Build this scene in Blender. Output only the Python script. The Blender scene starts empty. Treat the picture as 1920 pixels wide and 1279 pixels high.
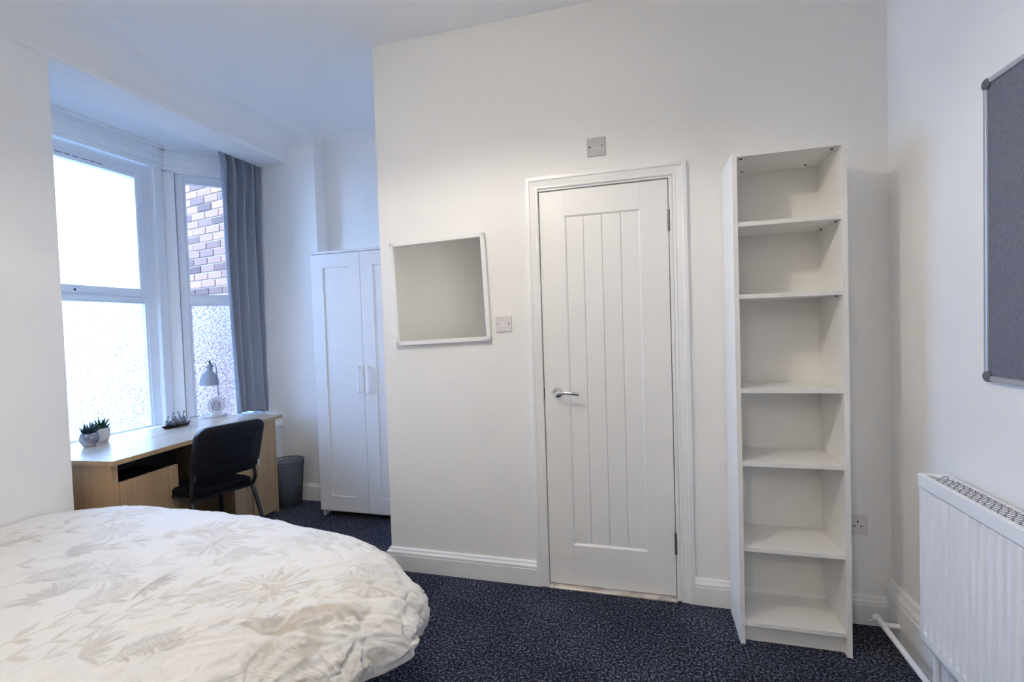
import bpy, bmesh, math, random
import numpy as np
from mathutils import Vector, Matrix
random.seed(7)
rng = np.random.RandomState(11)
S = bpy.context.scene
COL = S.collection
PI = math.pi

# ------------------------------------------------------------------ camera
cam = bpy.data.cameras.new('camera')
cam.sensor_width = 36.0
cam.lens = 36.0 * 886.98 / 1920.0
cam.clip_start = 0.02
co = bpy.data.objects.new('camera', cam)
COL.objects.link(co)
def _rot(w):
    w = np.array(w); th = np.linalg.norm(w); k = w / th
    K = np.array([[0, -k[2], k[1]], [k[2], 0, -k[0]], [-k[1], k[0], 0]])
    return np.eye(3) + np.sin(th) * K + (1 - np.cos(th)) * K @ K
R = _rot([0.03244419, 0.26833543, -0.0281044]) @ np.array([[1, 0, 0], [0, 0, -1], [0, 1, 0]], float)
M = Matrix.Identity(4)
for i in range(3):
    M[i][0] = R[0][i]; M[i][1] = -R[1][i]; M[i][2] = -R[2][i]
M[0][3], M[1][3], M[2][3] = 0.0, 0.0, 1.3325
co.matrix_world = M
S.camera = co

# ------------------------------------------------------------------ world, light, exposure
S.view_settings.view_transform = 'Standard'
S.view_settings.look = 'None'
S.view_settings.gamma = 1
S.view_settings.use_curve_mapping = False
S.view_settings.exposure = 0.0
S.cycles.max_bounces = 14
S.cycles.diffuse_bounces = 8
S.cycles.transparent_max_bounces = 12
S.cycles.sample_clamp_indirect = 20.0
W = bpy.data.worlds.new('sky'); S.world = W
W.use_nodes = True
bg = W.node_tree.nodes['Background']
bg.inputs[0].default_value = (0.34, 0.57, 1.0, 1)
bg.inputs[1].default_value = 19.5
LAMP = Vector((-0.73, 1.01, 2.47))
LAMP_W = 33.0
def light(name, kind, loc, energy, color, size):
    l = bpy.data.lights.new(name, kind); l.energy = energy; l.color = color
    l.shadow_soft_size = size
    o = bpy.data.objects.new(name, l); o.location = loc; COL.objects.link(o)
    return o
light('bulb_or_fill_light', 'POINT', LAMP, LAMP_W, (1.0, 0.915, 0.80), 0.032)
LAMP_FILL = Vector((-0.75, -1.45, 2.47))  # added lamp behind the camera for soft fill, no such source in view
light('bulb_or_fill_light', 'POINT', LAMP_FILL, 38.0, (1.0, 0.93, 0.85), 0.05)
def portal(name, loc, rot, sx, sy):
    l = bpy.data.lights.new(name, 'AREA'); l.shape = 'RECTANGLE'; l.size = sx; l.size_y = sy
    l.cycles.is_portal = True
    o = bpy.data.objects.new(name, l); o.location = loc; o.rotation_euler = rot; COL.objects.link(o)
portal('window_portal', (-3.52, 2.2, 1.64), (0, -PI / 2, 0), 1.95, 1.02)
portal('window_portal', (-3.28, 3.05, 1.64), (0, -PI / 2, -math.radians(46)), 1.95, 0.6)

# ------------------------------------------------------------------ helpers
def obj(name, bm, m, parent=None, smooth=False, loc=None, rot=None):
    me = bpy.data.meshes.new(name)
    bm.normal_update()
    bm.to_mesh(me); bm.free()
    for mm in (m if isinstance(m, (list, tuple)) else [m]):
        me.materials.append(mm)
    if smooth:
        for p in me.polygons: p.use_smooth = True
    o = bpy.data.objects.new(name, me); COL.objects.link(o)
    if parent is not None: o.parent = parent
    if loc is not None: o.location = loc
    if rot is not None: o.rotation_euler = rot
    return o
def autosmooth(o, deg=35):
    me = o.data
    for p in me.polygons: p.use_smooth = True
    bm = bmesh.new(); bm.from_mesh(me)
    for e in bm.edges:
        if len(e.link_faces) == 2 and e.calc_face_angle(0) > math.radians(deg): e.smooth = False
    bm.to_mesh(me); bm.free()
    return o
def empty(name, loc=(0, 0, 0), rz=0, parent=None):
    o = bpy.data.objects.new(name, None); COL.objects.link(o)
    o.location = loc; o.rotation_euler = (0, 0, rz); o.empty_display_size = 0.05
    if parent is not None: o.parent = parent
    return o
def tag(o, label, cat, group=None):
    o['label'] = label; o['category'] = cat
    if group: o['group'] = group
    return o
def struct(o, label=None, cat=None):
    o['kind'] = 'structure'
    if label: o['label'] = label
    if cat: o['category'] = cat
    return o
def nb(): return bmesh.new()
def box(bm, x0, x1, y0, y1, z0, z1, bev=0.0, seg=1, mi=0):
    if x0 > x1: x0, x1 = x1, x0
    if y0 > y1: y0, y1 = y1, y0
    if z0 > z1: z0, z1 = z1, z0
    r = bmesh.ops.create_cube(bm, size=1)
    vs = r['verts']
    for v in vs:
        v.co = Vector(((x0 + x1) / 2 + v.co.x * (x1 - x0), (y0 + y1) / 2 + v.co.y * (y1 - y0), (z0 + z1) / 2 + v.co.z * (z1 - z0)))
    fs = set(f for v in vs for f in v.link_faces)
    for f in fs: f.material_index = mi
    if bev > 0:
        es = list(set(e for v in vs for e in v.link_edges))
        bmesh.ops.bevel(bm, geom=es, offset=bev, segments=seg, profile=0.5, affect='EDGES')
    return bm
def bx(*a, **k): return box(nb(), *a, **k)
def prism(bm, pts, axis, a, b, mi=0):
    """polygon pts (2d) extruded along axis from a to b. axis 'x': pts=(y,z); 'y': (x,z); 'z': (x,y)"""
    def P(p, t):
        return Vector((t, p[0], p[1])) if axis == 'x' else Vector((p[0], t, p[1])) if axis == 'y' else Vector((p[0], p[1], t))
    A = [bm.verts.new(P(p, a)) for p in pts]; B = [bm.verts.new(P(p, b)) for p in pts]
    n = len(pts)
    fs = [bm.faces.new(A), bm.faces.new(list(reversed(B)))]
    for i in range(n):
        fs.append(bm.faces.new((A[(i + 1) % n], A[i], B[i], B[(i + 1) % n])))
    for f in fs: f.material_index = mi
    bmesh.ops.recalc_face_normals(bm, faces=fs)
    return bm
def tube(bm, pts, r, n=12, cap=True):
    pts = [Vector(p) for p in pts]
    rr = r if isinstance(r, (list, tuple)) else [r] * len(pts)
    rings = []; up = None
    for i, p in enumerate(pts):
        t = (pts[min(i + 1, len(pts) - 1)] - pts[max(i - 1, 0)]).normalized()
        if up is None:
            up = Vector((0, 0, 1)) if abs(t.z) < 0.9 else Vector((1, 0, 0))
        u = t.cross(up).normalized(); v = u.cross(t).normalized(); up = v
        rings.append([bm.verts.new(p + (u * math.cos(2 * PI * k / n) + v * math.sin(2 * PI * k / n)) * rr[i]) for k in range(n)])
    fs = []
    for a, b in zip(rings, rings[1:]):
        for k in range(n): fs.append(bm.faces.new((a[k], a[(k + 1) % n], b[(k + 1) % n], b[k])))
    if cap:
        fs.append(bm.faces.new(rings[0])); fs.append(bm.faces.new(rings[-1]))
    bmesh.ops.recalc_face_normals(bm, faces=fs)
    return bm
def arc_path(pts, rad, n=6):
    """round the corners of a polyline"""
    pts = [Vector(p) for p in pts]; out = [pts[0]]
    for a, b, c in zip(pts, pts[1:], pts[2:]):
        d1 = (a - b); d2 = (c - b); r = min(rad, d1.length * .49, d2.length * .49)
        p1 = b + d1.normalized() * r; p2 = b + d2.normalized() * r
        for i in range(n + 1):
            t = i / n
            out.append(p1 * (1 - t) ** 2 + b * 2 * t * (1 - t) + p2 * t * t)
    out.append(pts[-1]); return out
def lathe(bm, prof, n=24, cx=0, cy=0, cz=0, cap0=False, cap1=False, sx=1, sy=1):
    rings = []
    for r, z in prof:
        rings.append([bm.verts.new((cx + sx * r * math.cos(2 * PI * k / n), cy + sy * r * math.sin(2 * PI * k / n), cz + z)) for k in range(n)])
    fs = []
    for a, b in zip(rings, rings[1:]):
        for k in range(n): fs.append(bm.faces.new((a[k], a[(k + 1) % n], b[(k + 1) % n], b[k])))
    if cap0: fs.append(bm.faces.new(rings[0]))
    if cap1: fs.append(bm.faces.new(rings[-1]))
    bmesh.ops.recalc_face_normals(bm, faces=fs)
    return bm
def xform(bm, mat):
    bmesh.ops.transform(bm, matrix=mat, verts=bm.verts); return bm

# ------------------------------------------------------------------ materials
def mat(name, color, rough=0.5, metallic=0.0, spec=0.5, bump=None, noise=None, **kw):
    m = bpy.data.materials.new(name); m.use_nodes = True
    nt = m.node_tree; b = nt.nodes['Principled BSDF']
    b.inputs['Base Color'].default_value = (*color, 1)
    b.inputs['Roughness'].default_value = rough
    b.inputs['Metallic'].default_value = metallic
    b.inputs['Specular IOR Level'].default_value = spec
    tc = nt.nodes.new('ShaderNodeTexCoord')
    if noise:   # (scale, other colour, contrast lo, hi)
        sc, c2, lo, hi = noise
        n = nt.nodes.new('ShaderNodeTexNoise'); n.inputs['Scale'].default_value = sc; n.inputs['Detail'].default_value = 4
        r = nt.nodes.new('ShaderNodeValToRGB'); r.color_ramp.elements[0].position = lo; r.color_ramp.elements[1].position = hi
        r.color_ramp.elements[0].color = (*color, 1); r.color_ramp.elements[1].color = (*c2, 1)
        nt.links.new(tc.outputs['Object'], n.inputs['Vector']); nt.links.new(n.outputs[0], r.inputs[0])
        nt.links.new(r.outputs[0], b.inputs['Base Color'])
    if bump:    # (scale, strength, distance)
        n = nt.nodes.new('ShaderNodeTexNoise'); n.inputs['Scale'].default_value = bump[0]; n.inputs['Detail'].default_value = 3
        bp = nt.nodes.new('ShaderNodeBump'); bp.inputs['Strength'].default_value = bump[1]; bp.inputs['Distance'].default_value = bump[2]
        nt.links.new(tc.outputs['Object'], n.inputs['Vector']); nt.links.new(n.outputs[0], bp.inputs['Height'])
        nt.links.new(bp.outputs[0], b.inputs['Normal'])
    for k, v in kw.items(): b.inputs[k].default_value = v
    return m
WALL = (0.875, 0.87, 0.86)
m_wall = mat('wall_paint', WALL, 0.85, spec=0.2, bump=(55, 0.12, 0.004), noise=(2.2, (0.86, 0.853, 0.842), 0.35, 0.7))
m_ceil = mat('ceiling_paint', (0.88, 0.88, 0.88), 0.9, spec=0.1, bump=(40, 0.1, 0.004))
m_gloss = mat('white_gloss_paint', (0.87, 0.87, 0.865), 0.32, spec=0.45, bump=(30, 0.05, 0.002))
m_door = mat('door_paint', (0.865, 0.865, 0.86), 0.38, spec=0.4)
m_upvc = mat('white_upvc', (0.82, 0.84, 0.87), 0.3)
m_lam = mat('white_laminate', (0.86, 0.85, 0.825), 0.42, spec=0.4)
m_back = mat('white_back_board', (0.83, 0.82, 0.79), 0.55)
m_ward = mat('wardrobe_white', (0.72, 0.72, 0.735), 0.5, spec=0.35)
m_rad = mat('radiator_enamel', (0.90, 0.905, 0.92), 0.3)
m_dark = mat('dark_gap', (0.02, 0.02, 0.02), 0.8)
m_black = mat('black_plastic', (0.006, 0.007, 0.012), 0.5, spec=0.3, bump=(260, 0.25, 0.001))
m_blackfab = mat('black_fabric', (0.006, 0.006, 0.009), 0.95, spec=0.1, bump=(500, 0.4, 0.001))
m_blackmet = mat('black_tube', (0.015, 0.015, 0.017), 0.35)
m_chrome = mat('polished_chrome', (0.75, 0.75, 0.76), 0.14, metallic=1)
m_steel = mat('hinge_steel', (0.16, 0.16, 0.155), 0.45, metallic=.6)
m_alu = mat('aluminium_trim', (0.52, 0.54, 0.60), 0.42, metallic=0.6)
m_greyplast = mat('grey_plastic', (0.13, 0.14, 0.16), 0.5)
m_plate = mat('white_plastic_plate', (0.74, 0.71, 0.72), 0.35)
m_plate2 = mat('grey_plastic_plate', (0.50, 0.49, 0.48), 0.4)
m_screw = mat('screw_head', (0.12, 0.12, 0.12), 0.4, metallic=0.7)
m_mirror = mat('mirror_glass', (0.86, 0.87, 0.84), 0.015, metallic=1)
m_thresh = mat('threshold_board', (0.62, 0.56, 0.50), 0.25, noise=(14, (0.42, 0.36, 0.31), 0.45, 0.65))
m_felt = mat('pinboard_felt', (0.155, 0.165, 0.205), 0.95, spec=0.1, bump=(420, 0.5, 0.002), noise=(160, (0.205, 0.21, 0.25), 0.4, 0.65))
m_binmesh = mat('bin_metal', (0.10, 0.12, 0.15), 0.4, metallic=0.6)
m_lampgrey = mat('lamp_grey_enamel', (0.32, 0.35, 0.40), 0.35)
m_white = mat('white_enamel', (0.82, 0.82, 0.84), 0.4)
m_clock = mat('pale_disc', (0.72, 0.72, 0.80), 0.4)
m_ink = mat('blue_grey_ink', (0.13, 0.14, 0.24), 0.6)
m_fig = mat('silver_figurine', (0.10, 0.115, 0.15), 0.35, metallic=0.35, noise=(70, (0.50, 0.52, 0.56), 0.47, 0.6))
m_tray = mat('dark_tray', (0.012, 0.014, 0.02), 0.4)
m_stonepot = mat('grey_marbled_stone', (0.17, 0.18, 0.21), 0.6, noise=(38, (0.50, 0.49, 0.50), 0.42, 0.6), bump=(40, 0.4, 0.004))
m_whitepot = mat('white_ceramic', (0.66, 0.64, 0.63), 0.45, bump=(30, 0.15, 0.003))
m_leafblue = mat('dark_succulent_leaf', (0.012, 0.035, 0.04), 0.5)
m_leafgreen = mat('green_succulent_leaf', (0.018, 0.065, 0.028), 0.45)
m_soil = mat('soil', (0.03, 0.022, 0.016), 0.9)
m_bed = mat('bed_fabric', (0.16, 0.15, 0.15), 0.9)
m_matt = mat('mattress_ticking', (0.78, 0.77, 0.75), 0.8)
m_shade = mat('lamp_shade_fabric', (0.85, 0.83, 0.79), 0.8)
_nt = m_shade.node_tree; _t = _nt.nodes.new('ShaderNodeBsdfTranslucent'); _t.inputs[0].default_value = (0.8, 0.78, 0.74, 1)
_m = _nt.nodes.new('ShaderNodeMixShader'); _m.inputs[0].default_value = 0.38
_nt.links.new(_nt.nodes['Principled BSDF'].outputs[0], _m.inputs[1]); _nt.links.new(_t.outputs[0], _m.inputs[2]); _nt.links.new(_m.outputs[0], _nt.nodes['Material Output'].inputs[0])
m_mortar = mat('mortar', (0.26, 0.20, 0.165), 0.95, bump=(40, 0.4, 0.004))
m_concrete = mat('brown_paving', (0.085, 0.058, 0.042), 0.9, noise=(3, (0.11, 0.075, 0.054), 0.4, 0.6))
m_kneeshade = mat('kneehole_shade_board', (0.028, 0.026, 0.022), 0.7)  # kneehole shade painted in as a near black board colour
m_slotshade = mat('drawer_opening_shade', (0.030, 0.036, 0.065), 0.6)  # shade of the empty drawer slot, painted as dark blue

def wood(name, axis, c0=(0.35, 0.225, 0.115, 1), c1=(0.46, 0.305, 0.165, 1), c2=(0.55, 0.385, 0.225, 1)):
    m = bpy.data.materials.new(name); m.use_nodes = True; nt = m.node_tree; b = nt.nodes['Principled BSDF']
    tc = nt.nodes.new('ShaderNodeTexCoord'); mp = nt.nodes.new('ShaderNodeMapping')
    sc = [26.0, 26.0, 26.0]; sc[axis] = 0.9
    mp.inputs['Scale'].default_value = sc
    n = nt.nodes.new('ShaderNodeTexNoise'); n.inputs['Scale'].default_value = 2.0; n.inputs['Detail'].default_value = 6; n.inputs['Roughness'].default_value = 0.65
    n2 = nt.nodes.new('ShaderNodeTexNoise'); n2.inputs['Scale'].default_value = 0.35; n2.inputs['Detail'].default_value = 2
    r = nt.nodes.new('ShaderNodeValToRGB'); e = r.color_ramp.elements
    e[0].position = 0.3; e[0].color = c0; e[1].position = 0.7; e[1].color = c2
    mid = e.new(0.5); mid.color = c1
    mx = nt.nodes.new('ShaderNodeMath'); mx.operation = 'MULTIPLY_ADD'; mx.inputs[1].default_value = 0.55
    nt.links.new(tc.outputs['Object'], mp.inputs[0]); nt.links.new(mp.outputs[0], n.inputs['Vector']); nt.links.new(mp.outputs[0], n2.inputs['Vector'])
    m2 = nt.nodes.new('ShaderNodeMath'); m2.operation = 'MULTIPLY'; m2.inputs[1].default_value = 0.45
    nt.links.new(n2.outputs[0], m2.inputs[0]); nt.links.new(n.outputs[0], mx.inputs[0]); nt.links.new(m2.outputs[0], mx.inputs[2])
    nt.links.new(mx.outputs[0], r.inputs[0]); nt.links.new(r.outputs[0], b.inputs['Base Color'])
    b.inputs['Roughness'].default_value = 0.42; b.inputs['Specular IOR Level'].default_value = 0.4
    bp = nt.nodes.new('ShaderNodeBump'); bp.inputs['Strength'].default_value = 0.15; bp.inputs['Distance'].default_value = 0.001
    nt.links.new(n.outputs[0], bp.inputs['Height']); nt.links.new(bp.outputs[0], b.inputs['Normal'])
    return m
m_woodz = wood('oak_laminate_upright', 2)
m_woody = wood('oak_top_with_glare', 1, (0.44, 0.35, 0.27, 1), (0.54, 0.44, 0.34, 1), (0.62, 0.52, 0.42, 1))  # window glare put into the colour: paler and greyer than the uprights
m_woody.node_tree.nodes['Principled BSDF'].inputs['Roughness'].default_value = 0.27
m_woody.node_tree.nodes['Principled BSDF'].inputs['Specular IOR Level'].default_value = 0.75

def carpet():
    m = bpy.data.materials.new('dark_carpet'); m.use_nodes = True; nt = m.node_tree; b = nt.nodes['Principled BSDF']
    tc = nt.nodes.new('ShaderNodeTexCoord')
    v = nt.nodes.new('ShaderNodeTexNoise'); v.inputs['Scale'].default_value = 105; v.inputs['Detail'].default_value = 3; v.inputs['Roughness'].default_value = 0.7
    big = nt.nodes.new('ShaderNodeTexNoise'); big.inputs['Scale'].default_value = 2.6; big.inputs['Detail'].default_value = 2
    ad = nt.nodes.new('ShaderNodeMath'); ad.operation = 'MULTIPLY_ADD'; ad.inputs[1].default_value = 0.12
    r = nt.nodes.new('ShaderNodeValToRGB'); e = r.color_ramp.elements
    e[0].position = 0.44; e[0].color = (0.009, 0.0105, 0.016, 1); e[1].position = 0.72; e[1].color = (0.26, 0.28, 0.36, 1)
    q = e.new(0.58); q.color = (0.042, 0.048, 0.070, 1)
    for n in (v, big): nt.links.new(tc.outputs['Object'], n.inputs['Vector'])
    nt.links.new(big.outputs[0], ad.inputs[0]); nt.links.new(v.outputs[0], ad.inputs[2])
    nt.links.new(ad.outputs[0], r.inputs[0]); nt.links.new(r.outputs[0], b.inputs['Base Color'])
    bp = nt.nodes.new('ShaderNodeBump'); bp.inputs['Strength'].default_value = 1.0; bp.inputs['Distance'].default_value = 0.012
    nt.links.new(v.outputs[0], bp.inputs['Height']); nt.links.new(bp.outputs[0], b.inputs['Normal'])
    b.inputs['Roughness'].default_value = 1.0; b.inputs['Specular IOR Level'].default_value = 0.05
    return m
m_carpet = carpet()

def brickmat():
    m = bpy.data.materials.new('mixed_brick'); m.use_nodes = True; nt = m.node_tree; b = nt.nodes['Principled BSDF']
    oi = nt.nodes.new('ShaderNodeObjectInfo'); r = nt.nodes.new('ShaderNodeValToRGB'); e = r.color_ramp.elements
    e[0].color = (0.075, 0.042, 0.035, 1); e[1].color = (0.27, 0.145, 0.105, 1)  # dark to reddish tones, picked at random per object
    k = e.new(0.35); k.color = (0.20, 0.105, 0.08, 1)
    nt.links.new(oi.outputs['Random'], r.inputs[0]); nt.links.new(r.outputs[0], b.inputs['Base Color'])
    b.inputs['Roughness'].default_value = 0.95
    return m
m_brick = brickmat()

def clearglass():
    m = bpy.data.materials.new('clear_glass'); m.use_nodes = True; nt = m.node_tree
    for n in list(nt.nodes): nt.nodes.remove(n)
    out = nt.nodes.new('ShaderNodeOutputMaterial'); t = nt.nodes.new('ShaderNodeBsdfTransparent'); g = nt.nodes.new('ShaderNodeBsdfGlossy')
    t.inputs[0].default_value = (0.96, 0.97, 0.98, 1); g.inputs['Roughness'].default_value = 0.02
    fr = nt.nodes.new('ShaderNodeFresnel'); fr.inputs[0].default_value = 1.3; mx = nt.nodes.new('ShaderNodeMixShader')
    nt.links.new(fr.outputs[0], mx.inputs[0]); nt.links.new(t.outputs[0], mx.inputs[1]); nt.links.new(g.outputs[0], mx.inputs[2]); nt.links.new(mx.outputs[0], out.inputs[0])
    return m
def obscureglass():
    m = bpy.data.materials.new('obscured_glass'); m.use_nodes = True; nt = m.node_tree
    for n in list(nt.nodes): nt.nodes.remove(n)
    out = nt.nodes.new('ShaderNodeOutputMaterial'); rf = nt.nodes.new('ShaderNodeBsdfRefraction'); rf.inputs['Roughness'].default_value = 0.30; rf.inputs['IOR'].default_value = 1.22
    tc = nt.nodes.new('ShaderNodeTexCoord'); mp = nt.nodes.new('ShaderNodeMapping'); mp.inputs['Scale'].default_value = (1, 1, 1.7); mp.inputs['Rotation'].default_value = (0, 0.6, 0)
    n = nt.nodes.new('ShaderNodeTexNoise'); n.inputs['Scale'].default_value = 62; n.inputs['Detail'].default_value = 2.5; n.inputs['Distortion'].default_value = 0.6
    bp = nt.nodes.new('ShaderNodeBump'); bp.inputs['Strength'].default_value = 1.0; bp.inputs['Distance'].default_value = 0.035
    r = nt.nodes.new('ShaderNodeValToRGB'); r.color_ramp.elements[0].position = 0.36; r.color_ramp.elements[1].position = 0.56
    r.color_ramp.elements[0].color = (0.60, 0.64, 0.71, 1); r.color_ramp.elements[1].color = (0.98, 0.985, 0.99, 1)
    nt.links.new(tc.outputs['Object'], mp.inputs[0]); nt.links.new(mp.outputs[0], n.inputs['Vector']); nt.links.new(n.outputs[0], bp.inputs['Height'])
    nt.links.new(bp.outputs[0], rf.inputs['Normal']); nt.links.new(n.outputs[0], r.inputs[0]); nt.links.new(r.outputs[0], rf.inputs['Color'])
    nt.links.new(rf.outputs[0], out.inputs[0])
    return m
m_glass = clearglass(); m_obs = obscureglass()

def fabric(name, c):
    m = mat(name, c, 0.9, spec=0.15, bump=(700, 0.3, 0.0008))
    m.node_tree.nodes['Principled BSDF'].inputs['Sheen Weight'].default_value = 0.2
    return m
m_curtain = fabric('grey_curtain_cloth', (0.29, 0.325, 0.39))

# ------------------------------------------------------------------ room shell
CE = 2.89; D = 2.353
XR = 1.01; XP = -1.39; XL = -2.70; YB = -3.4; YL = 1.635; YF = 3.20; YA = 3.33; XPIL = -2.44
XBK = -2.95            # back face of the lintel
BA = Vector((-3.45, 2.76)); BB = Vector((-2.985, 3.215)); BCE = 2.765
struct(obj('floor', bx(-3.75, 1.13, YB - .12, 3.5, -0.06, 0.0), m_carpet))
struct(obj('ceiling', bx(XL - .3, 1.13, YB - .12, 3.5, CE, CE + .08), m_ceil))
bm = nb()
box(bm, XP, -0.505, D, D + .10, 0, CE); box(bm, 0.150, XR, D, D + .10, 0, CE); box(bm, -0.505, 0.150, D, D + .10, 2.03, CE)
box(bm, XP, XP + .10, D + .10, 3.5, 0, CE)
struct(obj('wall_back', bm, m_wall))
struct(obj('wall_right', bx(XR, XR + .12, YB - .12, 3.5, 0, CE), m_wall))
struct(obj('wall_left', bx(XL - .95, XL, YB - .12, YL, 0, CE), m_wall))
struct(obj('wall_front', bx(XL, XR, YB - .12, YB, 0, CE), m_wall))
bm = nb(); box(bm, -3.3, XPIL, YF, 3.5, 0, CE); box(bm, XPIL, XP, YA, 3.5, 0, CE)
struct(obj('wall_far', bm, m_wall))
struct(obj('wall_lintel', bx(XBK, XL, YL, YF, 2.69, CE), m_wall))
# bay: lower and upper wall of the front and of the canted side, corner post, ceiling
bm = nb()
box(bm, -3.62, -3.44, YL, BA.y, 0, 0.600); box(bm, -3.62, -3.44, YL, BA.y, 2.615, BCE)
box(bm, -3.60, -3.44, YL, 1.70, 0.600, 2.615)
dv = (BB - BA).normalized(); nv = Vector((-dv.y, dv.x))   # outward normal
def canted(s0, s1, t0, t1, z0, z1):
    pts = [BA + dv * s0 + nv * t0, BA + dv * s1 + nv * t0, BA + dv * s1 + nv * t1, BA + dv * s0 + nv * t1]
    prism(bm, [tuple(p) for p in pts], 'z', z0, z1)
LB = (BB - BA).length
canted(-0.02, LB + .05, 0, .17, 0, .600); canted(-0.02, LB + .05, 0, .17, 2.585, BCE); canted(LB - .055, LB + .05, 0, .17, .600, 2.585)
struct(obj('wall_bay', bm, m_wall))
bm = nb()
prism(bm, [(-3.60, 2.757), (-3.44, 2.757), tuple(BA), tuple(BA + dv * .082), tuple(BA + dv * .082 + nv * .15), (-3.60, 2.90)], 'z', .600, 2.615)
struct(obj('trim_1', bm, m_gloss))
struct(obj('ceiling_bay', bx(-3.75, XBK, YL, 3.6, BCE, CE), m_ceil))
# cornices
cp = [(0, -.20), (.012, -.195), (.014, -.165), (.022, -.16), (.030, -.10), (.055, -.060), (.10, -.034), (.155, -.022), (.158, -.012), (.245, -.008), (.27, 0)]
bm = nb()
prism(bm, [(XL + a, CE + b) for a, b in cp] + [(XL, CE)], 'y', YB, YF)
struct(autosmooth(obj('trim_2', bm, m_ceil), 60))
bm = nb(); sp = [(0, -.055), (.008, -.05), (.02, -.02), (.05, -.006), (.06, 0)]
prism(bm, [(YF - a, CE + b) for a, b in sp] + [(YF, CE)], 'x', XL + .02, XPIL)
prism(bm, [(YA - a, CE + b) for a, b in sp] + [(YA, CE)], 'x', XPIL, XP)
prism(bm, [(XPIL + a, CE + b) for a, b in sp] + [(XPIL, CE)], 'y', YF - .03, YA)
struct(autosmooth(obj('trim_3', bm, m_ceil), 60))
# bay head mouldings
bm = nb()
for (t, z0, z1) in ((.018, 2.60, 2.632), (.030, 2.630, 2.684), (.042, 2.682, 2.705), (.032, 2.703, 2.742), (.055, 2.738, BCE + .002)):
    box(bm, -3.44, -3.44 + t, YL, BA.y + .03, z0, z1, bev=.003)
    canted(-.02, LB - .13, -t, 0, z0, z1)
struct(obj('trim_4', bm, m_gloss))
# lining strips beside the panes
bm = nb()
box(bm, -3.56, -3.43, 2.690, 2.760, .60, 2.61, bev=.006)
struct(obj('trim_5', bm, m_gloss))
# sill and the stepped apron end at the pillar
bm = nb()
box(bm, -3.475, -3.22, YL, 2.78, .600, .694, bev=.004)
canted(-.03, LB - .10, -.12, .0, .600, .694)
struct(obj('trim_6', bm, m_gloss))
bm = nb()
box(bm, -2.95, -2.858, 3.12, 3.20, 0, .675, bev=.003)
box(bm, -2.95, -2.838, 3.105, 3.20, .595, .625, bev=.004)
struct(obj('trim_7', bm, m_gloss))
bm = nb(); prism(bm, [(-2.95, .52), (-2.838, .50), (-2.838, .465), (-2.90, .42), (-2.95, .40)], 'y', 3.10, 3.12)
struct(obj('trim_8', bm, m_alu))

# baseboards
def base_prof(h, t):
    return [(0, 0), (t, 0), (t, h * .70), (t * .80, h * .725), (t * .80, h * .745), (t * .98, h * .765), (t * .95, h * .83), (t * .6, h * .90), (t * .5, h * .965), (t * .28, h), (0, h)]
def bb(name, x0, y0, x1, y1, nx, ny, h, t, bm=None):
    own = bm is None
    bm = bm or nb(); a = Vector((x0, y0)); b = Vector((x1, y1)); n = Vector((nx, ny)); pr = base_prof(h, t)
    A = [bm.verts.new((a.x + n.x * p, a.y + n.y * p, q)) for p, q in pr]; B = [bm.verts.new((b.x + n.x * p, b.y + n.y * p, q)) for p, q in pr]
    k = len(pr); fs = [bm.faces.new(A), bm.faces.new(list(reversed(B)))]
    for i in range(k): fs.append(bm.faces.new((A[(i + 1) % k], A[i], B[i], B[(i + 1) % k])))
    bmesh.ops.recalc_face_normals(bm, faces=fs)
    if own: return struct(obj(name, bm, m_gloss))
    return bm
def mitre_board(name, pts, h, t, close0=True):
    """baseboard along a polyline of (x,y); room side is to the right of travel; mitred corners"""
    bm = nb(); pr = base_prof(h, t); P = [Vector(p) for p in pts]; rows = []
    for i, p in enumerate(P):
        ns = []
        if i > 0: d = (P[i] - P[i - 1]).normalized(); ns.append(Vector((d.y, -d.x)))
        if i < len(P) - 1: d = (P[i + 1] - P[i]).normalized(); ns.append(Vector((d.y, -d.x)))
        n = ns[0] if len(ns) == 1 else (ns[0] + ns[1]) / (1 + ns[0].dot(ns[1]))
        rows.append([bm.verts.new((p.x + n.x * a, p.y + n.y * a, b)) for a, b in pr])
    k = len(pr); fs = [bm.faces.new(rows[0]), bm.faces.new(list(reversed(rows[-1])))]
    for A, B in zip(rows, rows[1:]):
        for i in range(k): fs.append(bm.faces.new((A[(i + 1) % k], A[i], B[i], B[(i + 1) % k])))
    bmesh.ops.recalc_face_normals(bm, faces=fs)
    return struct(obj(name, bm, m_gloss))
mitre_board('baseboard_back', [(XP, 3.32), (XP, D), (-0.545, D)], .122, .023)
mitre_board('baseboard_back_right', [(0.212, D), (XR, D)], .122, .023)
mitre_board('baseboard_right', [(XR, D - .002), (XR, YB)], .205, .027)
mitre_board('baseboard_far', [(-2.86, YF), (XPIL, YF), (XPIL, YA), (XP, YA)], .135, .02)
mitre_board('baseboard_left', [(XL, YB), (XL, YL)], .205, .025)

# ------------------------------------------------------------------ door 1
door = empty('door_1', (-0.178, D, 0)); struct(door, 'white panelled boarded internal door with chrome lever handle', 'door')
ox = 0.178
def dobj(name, bm, m, parent=door):
    xform(bm, Matrix.Translation((ox, -D, 0))); return obj(name, bm, m, parent)
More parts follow.
